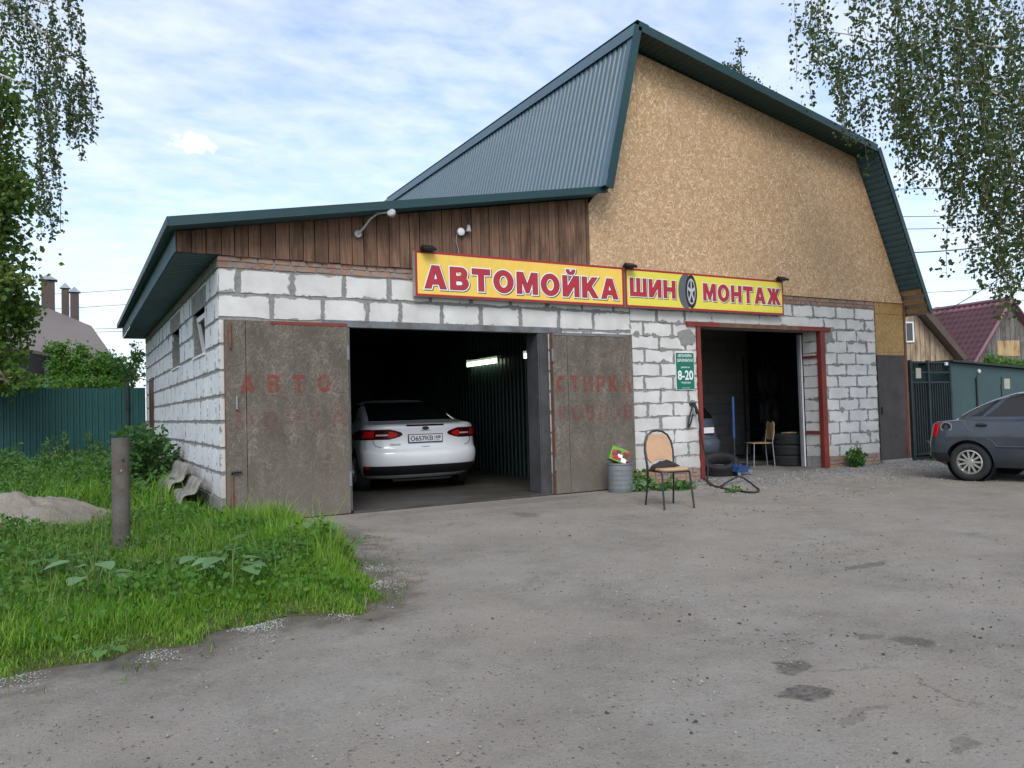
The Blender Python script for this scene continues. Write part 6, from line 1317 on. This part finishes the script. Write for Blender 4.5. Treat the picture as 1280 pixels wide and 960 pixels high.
for px, py, n, L, lab in ((292, 742, 8, .13, 'broad leaved weed with pale round leaves in the middle of the grass'), (268, 730, 6, .11, 'smaller pale leaved weed just left of the middle of the grass'), (395, 690, 9, .12, 'broad leaved weed near the right door leaf end of the grass'), (330, 712, 6, .10, 'pale weed in the grass below the left door leaf'), (120, 752, 8, .12, 'broad leaved weed in front of the rusty post'), (60, 735, 6, .10, 'broad leaved weed at the left of the rusty post'), (130, 828, 5, .07, 'small weed at the front edge of the grass'), (425, 700, 7, .10, 'broad leaved weed at the right tip of the grass')):
    p = gnd(px, py+10); burdock(lab, (p.x, p.y, .05), n, L, 'weed_pale' if L > .105 else 'weed', .26 if py < 800 else .08)
for px, py, h, lab in ((80, 592, 1.15, 'tall upright weed before the fence left of the post'), (60, 596, 1.0, 'slim tall weed before the fence near the left edge'), (15, 600, .9, 'tall weed at the left edge before the fence'), (118, 590, 1.0, 'tall thin weed before the fence right of the post')):
    p = gnd(px, py+18); t = thing('tall_weed', lab, 'weed', (p.x, p.y, 0), 0, 'tall weeds before the fence'); m = MB(); LP_ = []; DD = []
    for k in range(4):
        tip = Vector((random.gauss(0, .10), random.gauss(0, .10), h*random.uniform(.7, 1))); m.tube(bent((random.gauss(0, .04), random.gauss(0, .04), 0), tip, 4, .02), [.008, .007, .006, .004, .003], 5, False)
        for q in range(46): f = random.uniform(.2, 1.); a = random.uniform(0, 2*PI); LP_.append(tuple(tip*f)); DD.append((math.cos(a), math.sin(a), .5))
    m.build('stem', 'stem_green', t); leaves('foliage', np.array(LP_), rng.uniform(.06, .13, len(LP_)), 'weed', t, D=np.array(DD), droop=.0, aspect=.28)
p = gnd(82, 604); t = thing('yellow_flowers', 'patch of small yellow flowers among the weeds by the fence', 'flowers', (p.x, p.y, 0))
leaves('blossoms', rng.normal(size=(110, 3))*np.array([.28, .25, .06])+np.array([0, 0, .52]), .035, 'flower', t, droop=-.4); m = MB()
for k in range(20): x_, y_ = random.gauss(0, .25), random.gauss(0, .22); m.tube([(x_*.8, y_*.8, 0), (x_, y_, .5)], .003, 3, False)
m.build('stems', 'stem_green', t)
# ------------------------------------------------------------------ loose stones, fluff, grit
ico = bmesh.new(); bmesh.ops.create_icosphere(ico, subdivisions=1, radius=1.); IV = np.array([v.co for v in ico.verts]); IF = np.array([[v.index for v in f.verts] for f in ico.faces]); ico.free()
def stones(name, P, size, mat, label, cat, flat_=.6):
    n = len(P); V = IV[None]*rng.uniform(.65, 1.25, (n, len(IV), 1))*size[:, None, None]; a = rng.uniform(0, 2*PI, n); c, s = np.cos(a)[:, None], np.sin(a)[:, None]
    x_ = V[:, :, 0]*c-V[:, :, 1]*s*.75; y_ = V[:, :, 0]*s+V[:, :, 1]*c*.75; V = np.stack([x_, y_, V[:, :, 2]*flat_], 2)+np.c_[P, size*.25][:, None]
    return tag(arr_mesh(name, V.reshape(-1, 3), [(IF[None]+np.arange(n)[:, None, None]*len(IV)).reshape(-1, 3)], mat), label, cat, None, 'stuff')
def zone(n, x0, x1, y0, y1): 
    P = np.c_[rng.uniform(x0, x1, n), rng.uniform(y0, y1, n)]; return P[lawn_sd(P) < -.03]
P = np.concatenate([zone(9000, -3, 5, -8.4, -4.6), zone(3500, 0, 8, -5, -.3)]); kk = rng.random(len(P)) < np.clip(.35+patchy(P, .9, 2.)*1.2, .05, 1); P = P[kk]
stones('loose_stones', P, np.abs(rng.normal(.003, .003, len(P)))+.002, 'stone', 'loose pebbles scattered over the asphalt', 'pebbles')
P = zone(3200, -2.5, 6, -8.3, -1.); kk = rng.random(len(P)) < np.clip(.4+patchy(P, 1.1, 12.)*1.2, .05, 1); P = P[kk]
stones('dark_clinker', P, np.abs(rng.normal(.0025, .003, len(P)))+.002, 'stone_dark', 'dark cinder crumbs scattered over the asphalt', 'crumbs')
g = []
for _ in range(3): g.append(np.c_[rng.uniform(5.9, 14.5, 6000), -np.abs(rng.normal(0, 1.1, 6000))-.02])
P = np.concatenate(g); kk = (P[:, 1] > -3.2) & (rng.random(len(P)) < np.clip(.55+patchy(P, .8, 5.)*1.3, .05, 1)) & ~((P[:, 0] > 7.3) & (P[:, 0] < 10.2) & (P[:, 1] > -.06)); P = P[kk]
stones('gravel', P, np.abs(rng.normal(.009, .005, len(P)))+.004, 'stone', 'grey gravel strewn before the workshop and the gate', 'gravel')
# poplar fluff drifted along the edge of the grass
i = rng.integers(1, 12, 26000); f = rng.random(26000)[:, None]; E_ = LP[i]*(1-f)+LP[i+1]*f; nx_ = np.abs(rng.normal(0, .15, 26000)); d = LP[i+1]-LP[i]; nn = unit(np.c_[d[:, 1], -d[:, 0]]); P = E_+nn*(nx_[:, None]-.02)+rng.normal(0, .02, (26000, 2)); kk = (rng.random(len(P)) < np.clip(patchy(P, 2.6, 9.)*1.5+.10, .0, .8)) & (P[:, 0] > -3) & (P[:, 1] < -.6); P = P[kk]
Q = zone(9000, -2.2, 2.2, -7.6, -4.7); kk = rng.random(len(Q)) < np.clip(patchy(Q, 1.4, 4.)*1.2-.25, 0, 1); P = np.concatenate([P, Q[kk]])
stones('poplar_fluff', P, np.abs(rng.normal(.0018, .0022, len(P)))+.0012, 'fluff', 'white poplar fluff drifted along the edge of the grass', 'fluff', .35)
for o in list(bpy.data.objects):
    if o.name.startswith('lamp_null'): bpy.data.objects.remove(o)
